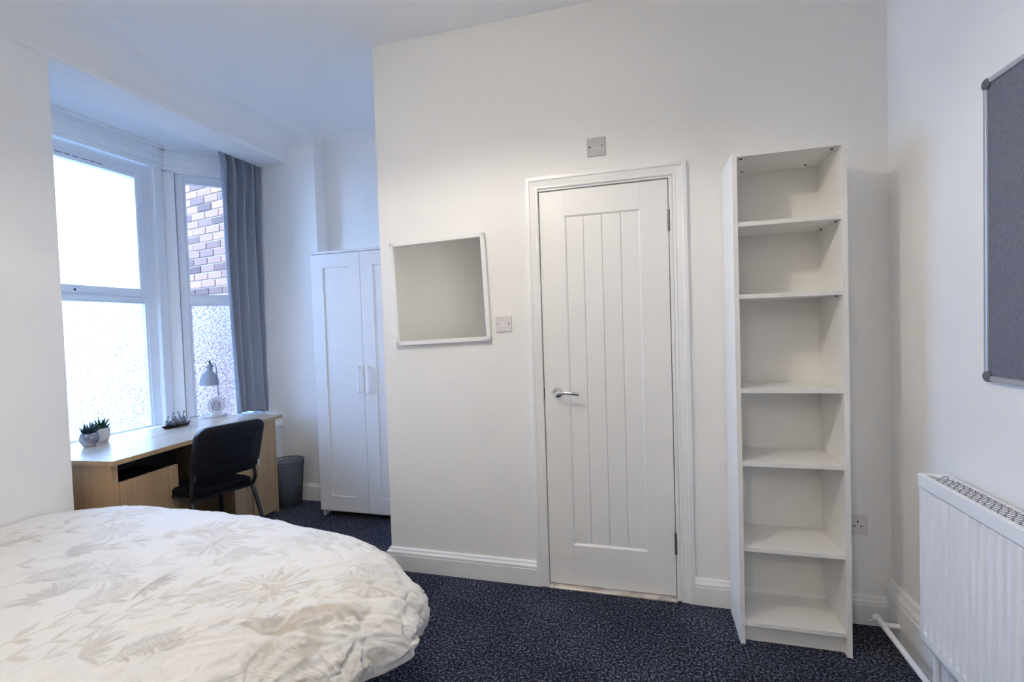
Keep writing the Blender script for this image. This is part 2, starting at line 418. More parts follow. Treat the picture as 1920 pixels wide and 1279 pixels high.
# architraves (outer -0.548..0.214, top 2.075)
def arch_prof(w=.062):
    return [(0, 0), (0, .020), (.004, .022), (w * .30, .022), (w * .36, .018), (w * .78, .014), (w * .84, .016), (w - .004, .016), (w, .012), (w, 0)]
def arch_vertical(xo, sgn, z1):
    bm = nb(); pr = arch_prof(); A = []; B = []
    for a, b in pr:
        x = xo + sgn * a; A.append(bm.verts.new((x, D - b, 0))); B.append(bm.verts.new((x, D - b, z1 - a)))
    n = len(pr); fs = [bm.faces.new(A), bm.faces.new(list(reversed(B)))]
    for i in range(n): fs.append(bm.faces.new((A[(i + 1) % n], A[i], B[i], B[(i + 1) % n])))
    bmesh.ops.recalc_face_normals(bm, faces=fs); return bm
AL, AR, AT = -0.550, 0.214, 2.080
dobj('architrave', arch_vertical(AL, 1, AT), m_gloss); dobj('architrave', arch_vertical(AR, -1, AT), m_gloss)
bm = nb(); pr = arch_prof()
A = [bm.verts.new((AL + a, D - b, AT - a)) for a, b in pr]; B = [bm.verts.new((AR - a, D - b, AT - a)) for a, b in pr]
n = len(pr); fs = [bm.faces.new(A), bm.faces.new(list(reversed(B)))]
for i in range(n): fs.append(bm.faces.new((A[(i + 1) % n], A[i], B[i], B[(i + 1) % n])))
bmesh.ops.recalc_face_normals(bm, faces=fs); dobj('architrave', bm, m_gloss)
bm = nb()
box(bm, -0.505, -0.489, D - .006, D + .10, 0, 2.03); box(bm, 0.134, 0.150, D - .006, D + .10, 0, 2.03); box(bm, -0.489, 0.134, D - .006, D + .10, 2.010, 2.03)
box(bm, -0.489, -0.478, D + .045, D + .09, 0, 2.01); box(bm, 0.122, 0.134, D + .045, D + .09, 0, 2.01); box(bm, -0.478, .122, D + .045, D + .09, 1.998, 2.01)
dobj('door_lining', bm, m_gloss)
DL, DR, DZ0, DZ1 = -0.4855, 0.1305, 0.016, 2.006
PLX0, PLX1, PLZ0, PLZ1 = -0.358, 0.002, 0.220, 1.880
yf = D + .004
bm = nb()
box(bm, DL, PLX0, yf, yf + .036, DZ0, DZ1, bev=.0012); box(bm, PLX1, DR, yf, yf + .036, DZ0, DZ1, bev=.0012)
box(bm, PLX0, PLX1, yf, yf + .036, PLZ1, DZ1); box(bm, PLX0, PLX1, yf, yf + .036, DZ0, PLZ0)
# sloping bead round the recess
for (p, q) in (((PLX0, PLZ0), (PLX0, PLZ1)), ((PLX1, PLZ0), (PLX1, PLZ1))):
    s = 1 if p[0] == PLX0 else -1
    prism(bm, [(p[0], yf), (p[0] + s * .007, yf + .007), (p[0], yf + .012)], 'z', PLZ0, PLZ1)
prism(bm, [(yf, PLZ0), (yf + .007, PLZ0 + .010), (yf + .012, PLZ0)], 'x', PLX0, PLX1)
prism(bm, [(yf, PLZ1), (yf + .007, PLZ1 - .008), (yf + .012, PLZ1)], 'x', PLX0, PLX1)
leaf = dobj('door_leaf', bm, m_door)
pw = (PLX1 - PLX0) / 4
for i in range(4):
    a, b = PLX0 + i * pw, PLX0 + (i + 1) * pw
    bm = nb(); g = .0036
    prism(bm, [(a + g, yf + .0075), (b - g, yf + .0075), (b - .0004, yf + .0108), (b - .0004, yf + .03), (a + .0004, yf + .03), (a + .0004, yf + .0108)], 'z', PLZ0 + .001, PLZ1 - .001)
    dobj('plank', bm, m_door)
for z in (1.762, 0.225):
    bm = nb(); tube(bm, [(0.1325, D - .004, z), (0.1325, D - .004, z + .10)], .0062, 10)
    box(bm, .127, .138, D - .002, D + .006, z, z + .10)
    h = dobj('hinge', bm, m_steel)
# lever handle
bm = nb(); lathe(bm, [(.0, 0), (.026, 0), (.0265, .003), (.024, .008), (.012, .010), (.010, .012)], 28, cap1=True)
xform(bm, Matrix.Translation((-0.418, yf, 0.997)) @ Matrix.Rotation(PI / 2, 4, 'X'))
hd = dobj('door_handle', bm, m_chrome); autosmooth(hd)
bm = nb(); tube(bm, arc_path([(-0.418, yf - .008, .997), (-0.418, yf - .045, .998), (-0.375, yf - .050, 1.002), (-0.335, yf - .050, .999), (-0.306, yf - .046, .992)], .016), [.0095] * 9 + [.0085] * 8 + [.0075] * 6 + [.006] if False else .0082, 12)
lv = obj('lever', xform(bm, Matrix.Translation((ox, -D, 0))), m_chrome, hd); autosmooth(lv)
bm = nb(); box(bm, -.4885, -.4845, yf - .001, yf + .02, .965, 1.02); dobj('latch_plate', bm, m_dark)
struct(obj('trim_9', bx(-0.489, 0.134, D - .028, D + .10, 0, .012, bev=.003), m_thresh))
struct(obj('trim_10', bx(-0.60, 0.25, D + .13, D + .14, 0, 2.2), m_dark))   # dark room behind the door

# ------------------------------------------------------------------ windows
def frame_bars(bm, x0, x1, z0, z1, w, y0, y1, bev=.004):
    box(bm, x0, x0 + w, y0, y1, z0, z1, bev=bev); box(bm, x1 - w, x1, y0, y1, z0, z1, bev=bev)
    box(bm, x0 + w - .002, x1 - w + .002, y0, y1, z1 - w, z1, bev=bev); box(bm, x0 + w - .002, x1 - w + .002, y0, y1, z0, z0 + w, bev=bev)
def window(name, loc, rz, x0, x1, z0, z1, fw, tz0, tz1, sash, label):
    """local x along the wall, +y towards the room"""
    w = empty(name, loc, rz); struct(w, label, 'window')
    bm = nb(); frame_bars(bm, x0, x1, z0, z1, fw, -.07, 0.0)
    box(bm, x0 + fw - .002, x1 - fw + .002, -.07, 0, tz0, tz1, bev=.004)
    f = obj('window_frame', bm, m_upvc, w)
    # glazing beads
    bm = nb(); frame_bars(bm, x0 + fw - .001, x1 - fw + .001, z0 + fw, tz0 + .001, .012, -.05, -.008, bev=.003)
    if not sash: frame_bars(bm, x0 + fw - .001, x1 - fw + .001, tz1 - .001, z1 - fw + .001, .012, -.05, -.008, bev=.003)
    obj('glazing_bead', bm, m_upvc, w)
    obj('obscured_pane', bx(x0 + fw, x1 - fw, -.034, -.028, z0 + fw, tz0), m_obs, w)
    if sash:
        sw = .058; sx0, sx1, sz0, sz1 = x0 + fw - .006, x1 - fw + .006, tz1 - .010, z1 - fw + .006
        bm = nb(); frame_bars(bm, sx0, sx1, sz0, sz1, sw, -.05, .014, bev=.007)
        s = obj('sash', bm, m_upvc, w)
        obj('clear_pane', bx(sx0 + sw, sx1 - sw, -.034, -.028, sz0 + sw, sz1 - sw), m_glass, s)
        obj('sash_gasket', frame_bars2(sx0 - .0012, sx1 + .0012, sz0 - .0012, sz1 + .0012), m_greyplast, w)
        bm = nb(); cx = (x0 + x1) / 2 + .02
        box(bm, cx - .016, cx + .10, .014, .034, sz0 + .010, sz0 + .042, bev=.006)
        box(bm, cx - .15, cx + .014, .034, .052, sz0 + .014, sz0 + .034, bev=.006)
        hnd = obj('window_handle', bm, m_upvc, w)
        obj('key_button', bx(cx + .018, cx + .030, .033, .0355, sz0 + .018, sz0 + .030), m_dark, hnd)
        bm = nb(); box(bm, cx - .2, cx + .20, .0, .020, sz1 - .046, sz1 - .022, bev=.005)
        v = obj('trickle_vent', bm, m_upvc, w)
        bm = nb()
        for i in range(8): box(bm, cx - .19 + i * .047, cx - .155 + i * .047, .0195, .0212, sz1 - .037, sz1 - .032)
        obj('vent_slot', bm, m_greyplast, v)
    else:
        obj('clear_pane', bx(x0 + fw, x1 - fw, -.034, -.028, tz1, z1 - fw), m_glass, w)
    return w
def frame_bars2(x0, x1, z0, z1):
    bm = nb(); frame_bars(bm, x0, x1, z0, z1, .004, -.03, .0012, bev=0); return bm
# front of the bay: local x -> +Y ; +y(local) -> +X (room)
# rotation by -90deg maps local y to +X, local x to -Y ; so use mirrored extents
window('window_1', (-3.475, 2.695, 0), -PI / 2, 0.0, 0.990, .630, 2.602, .062, 1.603, 1.648, True, 'tall front bay window with a top hung sash and obscured lower pane')
ang = math.atan2(dv.y, dv.x)
wl = LB - .055 - .084
p0 = BA + dv * (.084 + wl) + nv * .03
window('window_2', (p0.x, p0.y, 0), ang + PI, 0.0, wl, .640, 2.586, .052, 1.592, 1.655, False, 'canted side bay window half behind the grey curtain')

# ------------------------------------------------------------------ outside
struct(obj('ground_outside', bx(-16, -3.7, -6, 12, -0.42, -0.36), m_concrete))
yard = empty('wall_outside', (-2.95, 3.515, -.36)); struct(yard, 'pale brick wall of the neighbouring house seen through the canted window', 'wall')
yard.rotation_euler = (0, 0, PI - math.atan2(.198, .98))     # local +x runs away from the house; the face is at local y = 0
obj('mortar_bed', bx(0.05, 2.42, -.25, -.004, 0, 4.6), m_mortar, yard)
obj('stone_band', bx(0.05, 2.42, -.02, .03, 1.80, 1.93, bev=.004), m_mortar, yard)
bme = bpy.data.meshes.new('brick'); b_ = bx(0, .215, -.02, .004, 0, .065, bev=.004); b_.to_mesh(bme); b_.free(); bme.materials.append(m_brick)
first = True
for r_ in range(24):
    for c_ in range(8):
        o = bpy.data.objects.new('brick', bme); COL.objects.link(o); o.parent = yard
        o.location = (.55 + c_ * .225 + (r_ % 2) * .1125 + random.uniform(-.002, .002), random.uniform(-.003, .004), 1.97 + r_ * .075)
bm = nb()
for r_ in range(60):
    for c_ in range(14):
        x = -.35 + .55 + (c_ - 2) * .225 + (r_ % 2) * .1125; z = .02 + r_ * .075
        if x < .1 or x > 2.2 or (1.95 < z < 3.77 and .5 < x < 2.4) or 1.74 < z < 1.93: continue
        box(bm, x, x + .215, -.02, .003, z, z + .065)
o = obj('far_bricks', bm, m_brick, yard); o['kind'] = 'stuff'

# ------------------------------------------------------------------ pendant lamp above the view, and an added fill lamp behind it
def pendant(P, label):
    pl = empty('pendant_lamp', (P.x, P.y, 0)); tag(pl, label, 'lamp')
    bm = nb(); lathe(bm, [(.05, CE - .03), (.05, CE)], 20, cap0=True, cap1=True); obj('ceiling_rose', bm, m_white, pl)
    bm = nb(); tube(bm, [(0, 0, CE - .03), (0, 0, P.z + .11)], .004, 8); obj('flex', bm, m_white, pl)
    bm = nb(); lathe(bm, [(.018, P.z + .05), (.018, P.z + .12)], 12, cap0=True, cap1=True); obj('lamp_holder', bm, m_white, pl)
    bm = nb(); lathe(bm, [(.20, P.z - .05), (.20, P.z + .19)], 40)
    obj('lamp_shade', bm, m_shade, pl, smooth=True)
pendant(LAMP, 'round drum shade pendant lamp hanging from the ceiling over the bed foot')
pendant(LAMP_FILL, 'added drum shade fill lamp hanging from the ceiling behind the viewer')

# ------------------------------------------------------------------ bookcase
bk = empty('bookcase', (0.563, 2.35, 0)); tag(bk, 'tall narrow white open bookcase with six empty shelves beside the door', 'bookcase')
def part(root, name, bm, m, parent=None, **k):
    l = root.location
    return obj(name, xform(bm, Matrix.Translation((-l.x, -l.y, -l.z))), m, parent or root, **k)
bX0, bX1, bY0, bY1, bT = 0.363, 0.763, 2.087, 2.350, 2.003
for a in (bX0, bX1 - .018):
    bm = nb()
    prism(bm, [(bY0, 0), (bY0 + .18, 0), (bY1 - .035, 0.0), (bY1 - .035, .14), (bY1, .14), (bY1, bT), (bY0, bT)], 'x', a, a + .018)
    part(bk, 'side_panel', bm, m_lam)
part(bk, 'back_panel', bx(bX0 + .018, bX1 - .018, bY1 - .012, bY1 - .008, .075, bT - .018), m_back)
part(bk, 'top_panel', bx(bX0 + .018, bX1 - .018, bY0, bY1 - .008, bT - .018, bT), m_lam)
for z in (1.708, 1.418, 1.037, .738, .386, .075):
    part(bk, 'shelf', bx(bX0 + .0185, bX1 - .0185, bY0 + .003, bY1 - .013, z, z + .018, bev=.0008), m_lam)
part(bk, 'plinth', bx(bX0 + .018, bX1 - .018, bY0 + .032, bY0 + .048, 0, .075), m_lam)
for x, y in ((.402, 2.12), (.724, 2.12), (.688, 2.30), (.44, 2.30)):
    bm = nb(); lathe(bm, [(.006, -.0015), (.006, 0)], 12, x, y, bT - .018, cap0=True); part(bk, 'cam_hole', bm, m_dark)
for x, y, z in ((.738, 2.13, 1.708), (.738, 2.29, 1.708), (.738, 2.13, 1.418)):
    bm = nb(); lathe(bm, [(.004, -.006), (.004, 0)], 8, x, y, z, cap0=True); part(bk, 'shelf_pin', bm, m_steel)

# ------------------------------------------------------------------ wardrobe
wd = empty('wardrobe', (-1.9, 3.3, 0)); tag(wd, 'tall white two door wardrobe standing in the alcove behind the wall corner', 'wardrobe')
wX0, wX1, wY0, wY1, wT = -2.293, -1.492, 2.922, 3.318, 1.918
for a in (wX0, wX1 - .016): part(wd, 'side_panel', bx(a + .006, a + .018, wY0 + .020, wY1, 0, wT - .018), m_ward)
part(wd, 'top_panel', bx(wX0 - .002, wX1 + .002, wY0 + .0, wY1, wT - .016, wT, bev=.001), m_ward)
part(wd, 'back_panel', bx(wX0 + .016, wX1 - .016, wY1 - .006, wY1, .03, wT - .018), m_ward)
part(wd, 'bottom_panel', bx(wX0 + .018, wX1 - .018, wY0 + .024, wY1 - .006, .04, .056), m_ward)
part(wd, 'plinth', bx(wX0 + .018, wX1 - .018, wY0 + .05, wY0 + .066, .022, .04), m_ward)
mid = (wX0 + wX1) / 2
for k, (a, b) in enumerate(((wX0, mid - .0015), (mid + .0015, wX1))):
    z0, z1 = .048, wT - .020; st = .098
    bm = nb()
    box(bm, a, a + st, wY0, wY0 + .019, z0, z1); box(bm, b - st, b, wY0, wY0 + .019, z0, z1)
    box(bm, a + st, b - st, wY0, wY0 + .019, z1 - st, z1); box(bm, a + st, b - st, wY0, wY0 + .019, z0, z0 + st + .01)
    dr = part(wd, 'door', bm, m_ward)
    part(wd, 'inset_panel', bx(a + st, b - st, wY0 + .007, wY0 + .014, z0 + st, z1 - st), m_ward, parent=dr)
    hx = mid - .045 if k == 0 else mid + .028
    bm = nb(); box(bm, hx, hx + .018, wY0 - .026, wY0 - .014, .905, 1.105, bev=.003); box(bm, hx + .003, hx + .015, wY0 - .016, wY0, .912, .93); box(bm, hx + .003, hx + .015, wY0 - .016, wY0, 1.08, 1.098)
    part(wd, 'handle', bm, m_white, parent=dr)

# ------------------------------------------------------------------ mirror on the door wall
mr = empty('wall_mirror', (-1.035, D, 1.540)); mr.rotation_euler = (math.radians(1.2), -math.radians(1.7), 0)
tag(mr, 'square mirror in a thin white frame, hanging slightly crooked left of the door', 'mirror')
fw, fh = .272, .279
for nm, a in (('frame_rail', (-fw, fw, fh - .022, fh)), ('frame_rail', (-fw, fw, -fh, -fh + .022)), ('frame_stile', (-fw, -fw + .022, -fh, fh)), ('frame_stile', (fw - .022, fw, -fh, fh))):
    obj(nm, bx(a[0], a[1], -.032, -.008, a[2], a[3], bev=.002), m_gloss, mr)
obj('mirror_glass', bx(-fw + .02, fw - .02, -.020, -.014, -fh + .02, fh - .02), m_mirror, mr)

# ------------------------------------------------------------------ plates
def plate(name, x0, x1, z0, z1, label, cat, m):
    e = empty(name, ((x0 + x1) / 2, D, (z0 + z1) / 2)); tag(e, label, cat); hw = (x1 - x0) / 2; hh = (z1 - z0) / 2
    obj('face_plate', bx(-hw, hw, -.0085, -.0002, -hh, hh, bev=.002), m, e)
    return e, hw, hh
def screw(e, x, z, y=-.0085, r=.0035, m=None):
    bm = nb(); lathe(bm, [(r, 0), (r, .0012)], 12, cap1=True); xform(bm, Matrix.Translation((x, y, z)) @ Matrix.Rotation(PI / 2, 4, 'X')); obj('screw', bm, m or m_screw, e)
e, hw, hh = plate('light_switch', -.732, -.646, 1.312, 1.396, 'square white light switch between the mirror and the door', 'switch', m_plate)
screw(e, -.030, 0, m=m_steel); screw(e, .030, 0, m=m_steel)
bm = bx(-.009, .009, -.0125, -.008, -.013, .013, bev=.002); xform(bm, Matrix.Rotation(math.radians(4), 4, 'X')); obj('rocker', bm, m_white, e)
e, hw, hh = plate('isolator_switch', -.238, -.150, 2.150, 2.237, 'square grey plastic plate with two screws above the door frame', 'switch', m_plate2)
screw(e, -.031, 0, m=m_dark, r=.0045); screw(e, .028, .002)
obj('label_bar', bx(-.012, .024, -.0095, -.008, -.010, -.005), m_plate, e)
e, hw, hh = plate('wall_socket', .832, .919, .388, .474, 'white three pin wall socket between the bookcase and the corner', 'socket', m_plate)
for (a, b, c, d) in ((-.0022, .0022, .004, .014), (-.016, -.008, -.012, -.008), (.010, .018, -.012, -.008)):
    obj('pin_hole', bx(a + .006, b + .006, -.0092, -.0082, c + .004, d + .004), m_dark, e)

# ------------------------------------------------------------------ pinboard on right wall
pb = empty('pinboard', (XR - .002, 1.15, 1.57)); tag(pb, 'large grey felt pinboard with aluminium edging on the right wall', 'pinboard')
y0, y1, z0, z1 = .552, 1.752, 1.128, 2.016
L = lambda n, bm, m, p=pb: obj(n, xform(bm, Matrix.Translation((-XR, -1.15, -1.57))), m, p)
L('felt_panel', bx(XR - .011, XR - .001, y0 + .012, y1 - .012, z0 + .012, z1 - .012), m_felt)
for a in ((y0, y1, z1 - .016, z1), (y0, y1, z0, z0 + .016), (y0, y0 + .016, z0 + .016, z1 - .016), (y1 - .016, y1, z0 + .016, z1 - .016)):
    L('edge_trim', bx(XR - .017, XR - .0005, a[0], a[1], a[2], a[3], bev=.004, seg=2), m_alu)
for yy in (y0, y1):
    for zz in (z0, z1):
        cy = yy + (.013 if yy == y0 else -.013); cz = zz + (.013 if zz == z0 else -.013)
        bm = nb(); lathe(bm, [(.015, 0), (.0165, .004), (.0165, .016), (.014, .019)], 16, cap0=True, cap1=True)
        xform(bm, Matrix.Translation((XR, cy, cz)) @ Matrix.Rotation(-PI / 2, 4, 'Y')); L('corner_cap', bm, m_greyplast)

# ------------------------------------------------------------------ radiator
rd = empty('radiator', (.955, 1.3, 0)); tag(rd, 'white ribbed panel radiator with a wire top grille under the pinboard', 'radiator')
RX0, RX1, RY0, RY1, RZ0, RZ1 = .90, .985, .72, 1.918, .200, .790
bm = nb()
# fluted front skin
n = 34; ys = []
pitch = (RY1 - RY0 - .06) / n
prof = [(RY0 + .012, 0.004)]
for i in range(n):
    a = RY0 + .03 + i * pitch
    prof += [(a, 0), (a + pitch * .38, 0), (a + pitch * .5, .008), (a + pitch * .88, .008)]
prof += [(RY1 - .03, 0), (RY1 - .012, 0.0), (RY1 - .004, .003), (RY1, .012)]
za, zb = RZ0 + .055, RZ1 - .058
lo = [bm.verts.new((RX0 + d, y, za)) for y, d in prof]; hi = [bm.verts.new((RX0 + d, y, zb)) for y, d in prof]
lo2 = [bm.verts.new((RX0 + .001, y, za - .012)) for y, d in prof]; hi2 = [bm.verts.new((RX0 + .001, y, zb + .012)) for y, d in prof]
for A, B in ((lo, hi), (hi, hi2), (lo2, lo)):
    for i in range(len(prof) - 1): bm.faces.new((A[i], A[i + 1], B[i + 1], B[i]))
bmesh.ops.recalc_face_normals(bm, faces=bm.faces)
fp = part(rd, 'front_panel', bm, m_rad)
part(rd, 'top_rail', bx(RX0 - .001, RX0 + .008, RY0 + .001, RY1 - .0005, zb + .013, RZ1, bev=.003, seg=3), m_rad)
bm = nb(); prism(bm, [(RX0, za - .013), (RX0 - .001, RZ0 + .02), (RX0 + .006, RZ0 + .004), (RX0 + .016, RZ0), (RX0 + .016, za - .013)], 'y', RY0 + .002, RY1 - .01)
part(rd, 'bottom_rail', bm, m_rad)
part(rd, 'back_plate', bx(RX1 - .014, RX1, RY0 + .01, RY1 - .01, RZ0 + .01, RZ1 - .004, bev=.004), m_rad)
for y in (RY0, RY1 - .003): part(rd, 'side_cover', bx(RX0 + .008, RX1 - .004, y, y + .003, RZ0 + .03, RZ1 - .001, bev=.001), m_rad)
part(rd, 'convector_core', bx(RX0 + .02, RX1 - .018, RY0 + .02, RY1 - .03, RZ0 + .05, RZ1 - .035), m_dark)
bm = nb(); gz = RZ1 - .003
for x in (RX0 + .010, RX1 - .006): box(bm, x - .003, x + .003, RY0 + .004, RY1 - .004, gz - .006, gz + .003)
for y in (RY1 - .022,): box(bm, RX0 + .014, RX1 - .012, y, RY1 - .003, gz - .004, gz + .002)
part(rd, 'grille_border', bm, m_rad)
part(rd, 'grille_plate', bx(RX0 + .009, RX1 - .005, RY0 + .004, RY1 - .004, gz - .006, gz - .0015), m_rad)
bm = nb(); gw = RX1 - .009 - (RX0 + .012); y = RY0 + .02
while y < RY1 - .03:
    for s in (1, -1):
        pts = []
        for i in range(9):
            t = i / 8; x = RX0 + .012 + gw * t
            yy = y + s * ((t - .5) * .10 + .006 * math.sin(t * 2 * PI))
            pts.append((x, min(max(yy, RY0 + .01), RY1 - .024), gz - .0012))
        tube(bm, pts, .0013, 4, cap=False)
    y += .027
g = part(rd, 'grille_slots', bm, m_greyplast); g['kind'] = 'stuff'
# valve tails and brackets
bm = nb(); tube(bm, [(.935, RY1 - .035, RZ0 + .02), (.935, RY1 - .035, 0.01)], .011, 14); autosmooth(part(rd, 'valve_tail', bm, m_rad))
bm = nb(); lathe(bm, [(.012, 0), (.019, .004), (.019, .05), (.013, .055)], 16, .962, RY1 - .085, .10, cap0=True, cap1=True); autosmooth(part(rd, 'lockshield_valve', bm, m_plate))
bm = nb(); tube(bm, [(.962, RY1 - .085, .20), (.962, RY1 - .085, 0.02)], .008, 12); autosmooth(part(rd, 'valve_tail', bm, m_rad))
# heating pipe along the floor
hp = empty('heating_pipe', (.94, 2.1, 0)); tag(hp, 'white painted heating pipe running low along the right baseboard', 'pipe')
bm = nb(); tube(bm, [(.925, 1.86, .055), (.925, 2.10, .060), (.922, 2.275, .068)], .0115, 14); autosmooth(part(hp, 'pipe', bm, m_rad))
bm = nb(); tube(bm, [(.925, 2.235, .064), (.985, 2.238, .060)], .0105, 12); autosmooth(part(hp, 'pipe_branch', bm, m_rad))
bm = nb(); lathe(bm, [(.014, -.012), (.016, -.008), (.016, .008), (.014, .012)], 14, cap0=True, cap1=True); xform(bm, Matrix.Translation((.922, 2.272, .068)) @ Matrix.Rotation(PI / 2, 4, 'X')); autosmooth(part(hp, 'end_cap', bm, m_rad))
bm = nb(); tube(bm, [(.912, 2.272, .062), (.892, 2.276, .050)], .004, 8); part(hp, 'drain_nib', bm, m_white)

# ------------------------------------------------------------------ desk
DZ = .725
dk = empty('desk', (-2.575, 1.735, 0), math.radians(4.3)); tag(dk, 'oak effect desk with two pedestals standing in the bay window', 'desk')
# local: x = 0 front edge, negative towards window; y from 0 to 1.27 along the front
obj('desk_top', bx(-.60, 0, 0, 1.275, DZ - .025, DZ, bev=.0015), m_woody, dk)
obj('edge_band', bx(-.0005, .0012, .001, 1.274, DZ - .0245, DZ - .0006), m_woodz, dk)
obj('edge_band', bx(-.60, .001, -.0012, .0005, DZ - .0245, DZ - .0006), m_woodz, dk)
obj('end_panel', bx(-.585, -.035, .018, .036, .0, DZ - .025), m_woodz, dk)
obj('end_panel', bx(-.585, -.020, 1.195, 1.217, .0, DZ - .025), m_woodz, dk)
obj('modesty_panel', bx(-.50, -.485, .036, 1.195, .05, DZ - .025), m_kneeshade, dk)  # board darkened to paint the kneehole shade
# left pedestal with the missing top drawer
obj('pedestal_side', bx(-.56, -.060, .362, .374, .06, .592), m_kneeshade, dk)
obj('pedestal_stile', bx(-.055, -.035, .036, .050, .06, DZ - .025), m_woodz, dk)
obj('drawer_shade_block', bx(-.50, -.30, .050, .361, .592, DZ - .03), m_slotshade, dk)  # dark block that paints the shade inside the empty slot
o = obj('pedestal_carcass', bx(-.54, -.06, .050, .361, .05, .560), m_slotshade, dk)  # carcass takes the same painted shade colour
df = obj('drawer_front', bx(-.042, -.022, .052, .384, .075, .600, bev=.002), m_woodz, dk)
obj('drawer_bead', bx(-.0225, -.0205, .368, .375, .08, .595), m_woodz, df)
# right pedestal
obj('cupboard_front', bx(-.045, -.022, .962, 1.195, .02, DZ - .026, bev=.0015), m_woodz, dk)
obj('cupboard_stile', bx(-.045, -.024, .80, .958, .02, DZ - .026, bev=.0015), m_woodz, dk)
obj('cupboard_side', bx(-.56, -.046, .80, .818, .02, DZ - .026), m_woodz, dk)

# ------------------------------------------------------------------ chair
ch = empty('desk_chair', (-2.455, 2.200, 0), math.radians(-16)); tag(ch, 'black plastic visitor chair with tubular legs pushed up to the desk', 'chair')
# local: backrest near x=+.14, seat towards -x ; y half width .23
def rrect(w, h, r, n=6):
    pts = []
    for cx, cy, a0 in ((w - r, h - r, 0), (-w + r, h - r, 90), (-w + r, -h + r, 180), (w - r, -h + r, 270)):
        for i in range(n + 1):
            a = math.radians(a0 + 90 * i / n); pts.append((cx + r * math.cos(a), cy + r * math.sin(a)))
    return pts
def back_shell(inset, depth0, depth1, hw, hh, r, curve=.030, lean=.10):
    bm = nb(); n = 22
    grid = {}
    out = rrect(hw, hh, r, 7)
    def P(y, z, d): return Vector((.165 + lean * (z) / .3 - curve * (y / .23) ** 2 * -1 * -1 + d, y, .690 + z))
    ringsets = []
    for d, s in ((depth0, 1), (depth1, 1)):
        ringsets.append([[bm.verts.new(P(y * k, z * k, d + (0 if k < .97 else (.006 if d == depth0 else -.006)))) for y, z in out] for k in (1.0, .96, .8, .6, .4, .2)])
    m_ = len(out)
    for rs in ringsets:
        for A, B in zip(rs, rs[1:]):
            for i in range(m_): bm.faces.new((A[i], A[(i + 1) % m_], B[(i + 1) % m_], B[i]))
        bm.faces.new(rs[-1])
    A, B = ringsets[0][0], ringsets[1][0]
    for i in range(m_): bm.faces.new((A[i], A[(i + 1) % m_], B[(i + 1) % m_], B[i]))
    bmesh.ops.recalc_face_normals(bm, faces=bm.faces); return bm
br = autosmooth(obj('backrest', back_shell(0, 0, .042, .188, .156, .060), m_black, ch), 50)
autosmooth(obj('back_inset', back_shell(0, .040, .0475, .155, .095, .02), m_black, br), 40)
autosmooth(obj('back_badge_recess', back_shell(0, .046, .0495, .10, .055, .012), m_black, br), 40)
bm = nb(); pts = rrect(.20, .172, .06, 6)
A = [bm.verts.new((-.085 + x, y, .435 + .010 * (x / .2))) for x, y in pts]; B = [bm.verts.new((-.085 + x, y, .462 + .010 * (x / .2))) for x, y in pts]; Cc = [bm.verts.new((-.085 + x * .9, y * .9, .474 + .010 * (x / .2))) for x, y in pts]
k_ = len(pts)
for U, V in ((A, B), (B, Cc)):
    for i in range(k_): bm.faces.new((U[i], U[(i + 1) % k_], V[(i + 1) % k_], V[i]))
bm.faces.new(A); bm.faces.new(Cc); bmesh.ops.recalc_face_normals(bm, faces=bm.faces)
autosmooth(obj('seat', bm, m_blackfab, ch), 40)
for s in (-1, 1):
    bm = nb(); tube(bm, arc_path([(.03, s * .168, .44), (.10, s * .168, .42), (.235, s * .20, 0.01)], .05), .0115, 12); autosmooth(obj('rear_leg', bm, m_blackmet, ch))
    bm = nb(); tube(bm, arc_path([(-.20, s * .168, .43), (-.27, s * .168, .42), (-.315, s * .186, 0.01)], .04), .0115, 12); autosmooth(obj('front_leg', bm, m_blackmet, ch))
    bm = nb(); tube(bm, arc_path([(-.27, s * .168, .425), (.09, s * .168, .425), (.118, s * .180, .48), (.112, s * .168, .56), (.135, s * .170, .64)], .05), .0105, 12); autosmooth(obj('side_rail', bm, m_blackmet, ch))
    bm = nb(); box(bm, .150, .158, s * .176 - .004, s * .176 + .008, .545, .59, bev=.003)
    o = obj('side_bracket', bm, m_chrome if s > 0 else m_blackmet, ch)
for x in (.06, -.24):
    bm = nb(); tube(bm, [(x, -.166, .42), (x, .166, .42)], .010, 10); obj('cross_bar', bm, m_blackmet, ch)

# ------------------------------------------------------------------ curtain
def curtain():
    ny, nz = 150, 90
    z1, z0 = 2.735, .745
    bm = nb(); V = []
    for j in range(nz + 1):
        t = j / nz; z = z1 + (z0 - z1) * t; sag = .0
        row = []
        # width narrows just below the heading then fans out
        hd = max(0, 1 - t / .06)
        ya = 2.868 - .035 * hd ** 1.3 + .0 * t - .012 * math.sin(t * PI) + .030 * max(0, t - .35) / .65
        yb = 3.190
        for i in range(ny + 1):
            s = i / ny
            amp = .040 * (1 - .35 * t)
            ph = s * 2 * PI * 4.3 + .55 * math.sin(3.1 * t) + .9 * t * math.sin(s * 6)
            f = amp * math.sin(ph) + .012 * (1 - t) * math.sin(s * 2 * PI * 12 + 1.0) * (1 if t < .12 else max(0, 1 - (t - .12) / .1))
            f2 = .020 * t * math.sin(s * 2 * PI * 1.6 + .8)
            x = -3.005 + .03 * s + f + f2 + .004 * math.sin(t * 26 + s * 9) * t * s
            y = ya + (yb - ya) * s + .006 * math.cos(ph)
            row.append(bm.verts.new((x, y, z - t * .045 * max(0, s - .35))))
        V.append(row)
    for j in range(nz):
        for i in range(ny): bm.faces.new((V[j][i], V[j][i + 1], V[j + 1][i + 1], V[j + 1][i]))
    return bm
cu = empty('curtain', (-3.0, 3.02, 0)); tag(cu, 'grey pleated curtain hanging at the right side of the bay window', 'curtain')
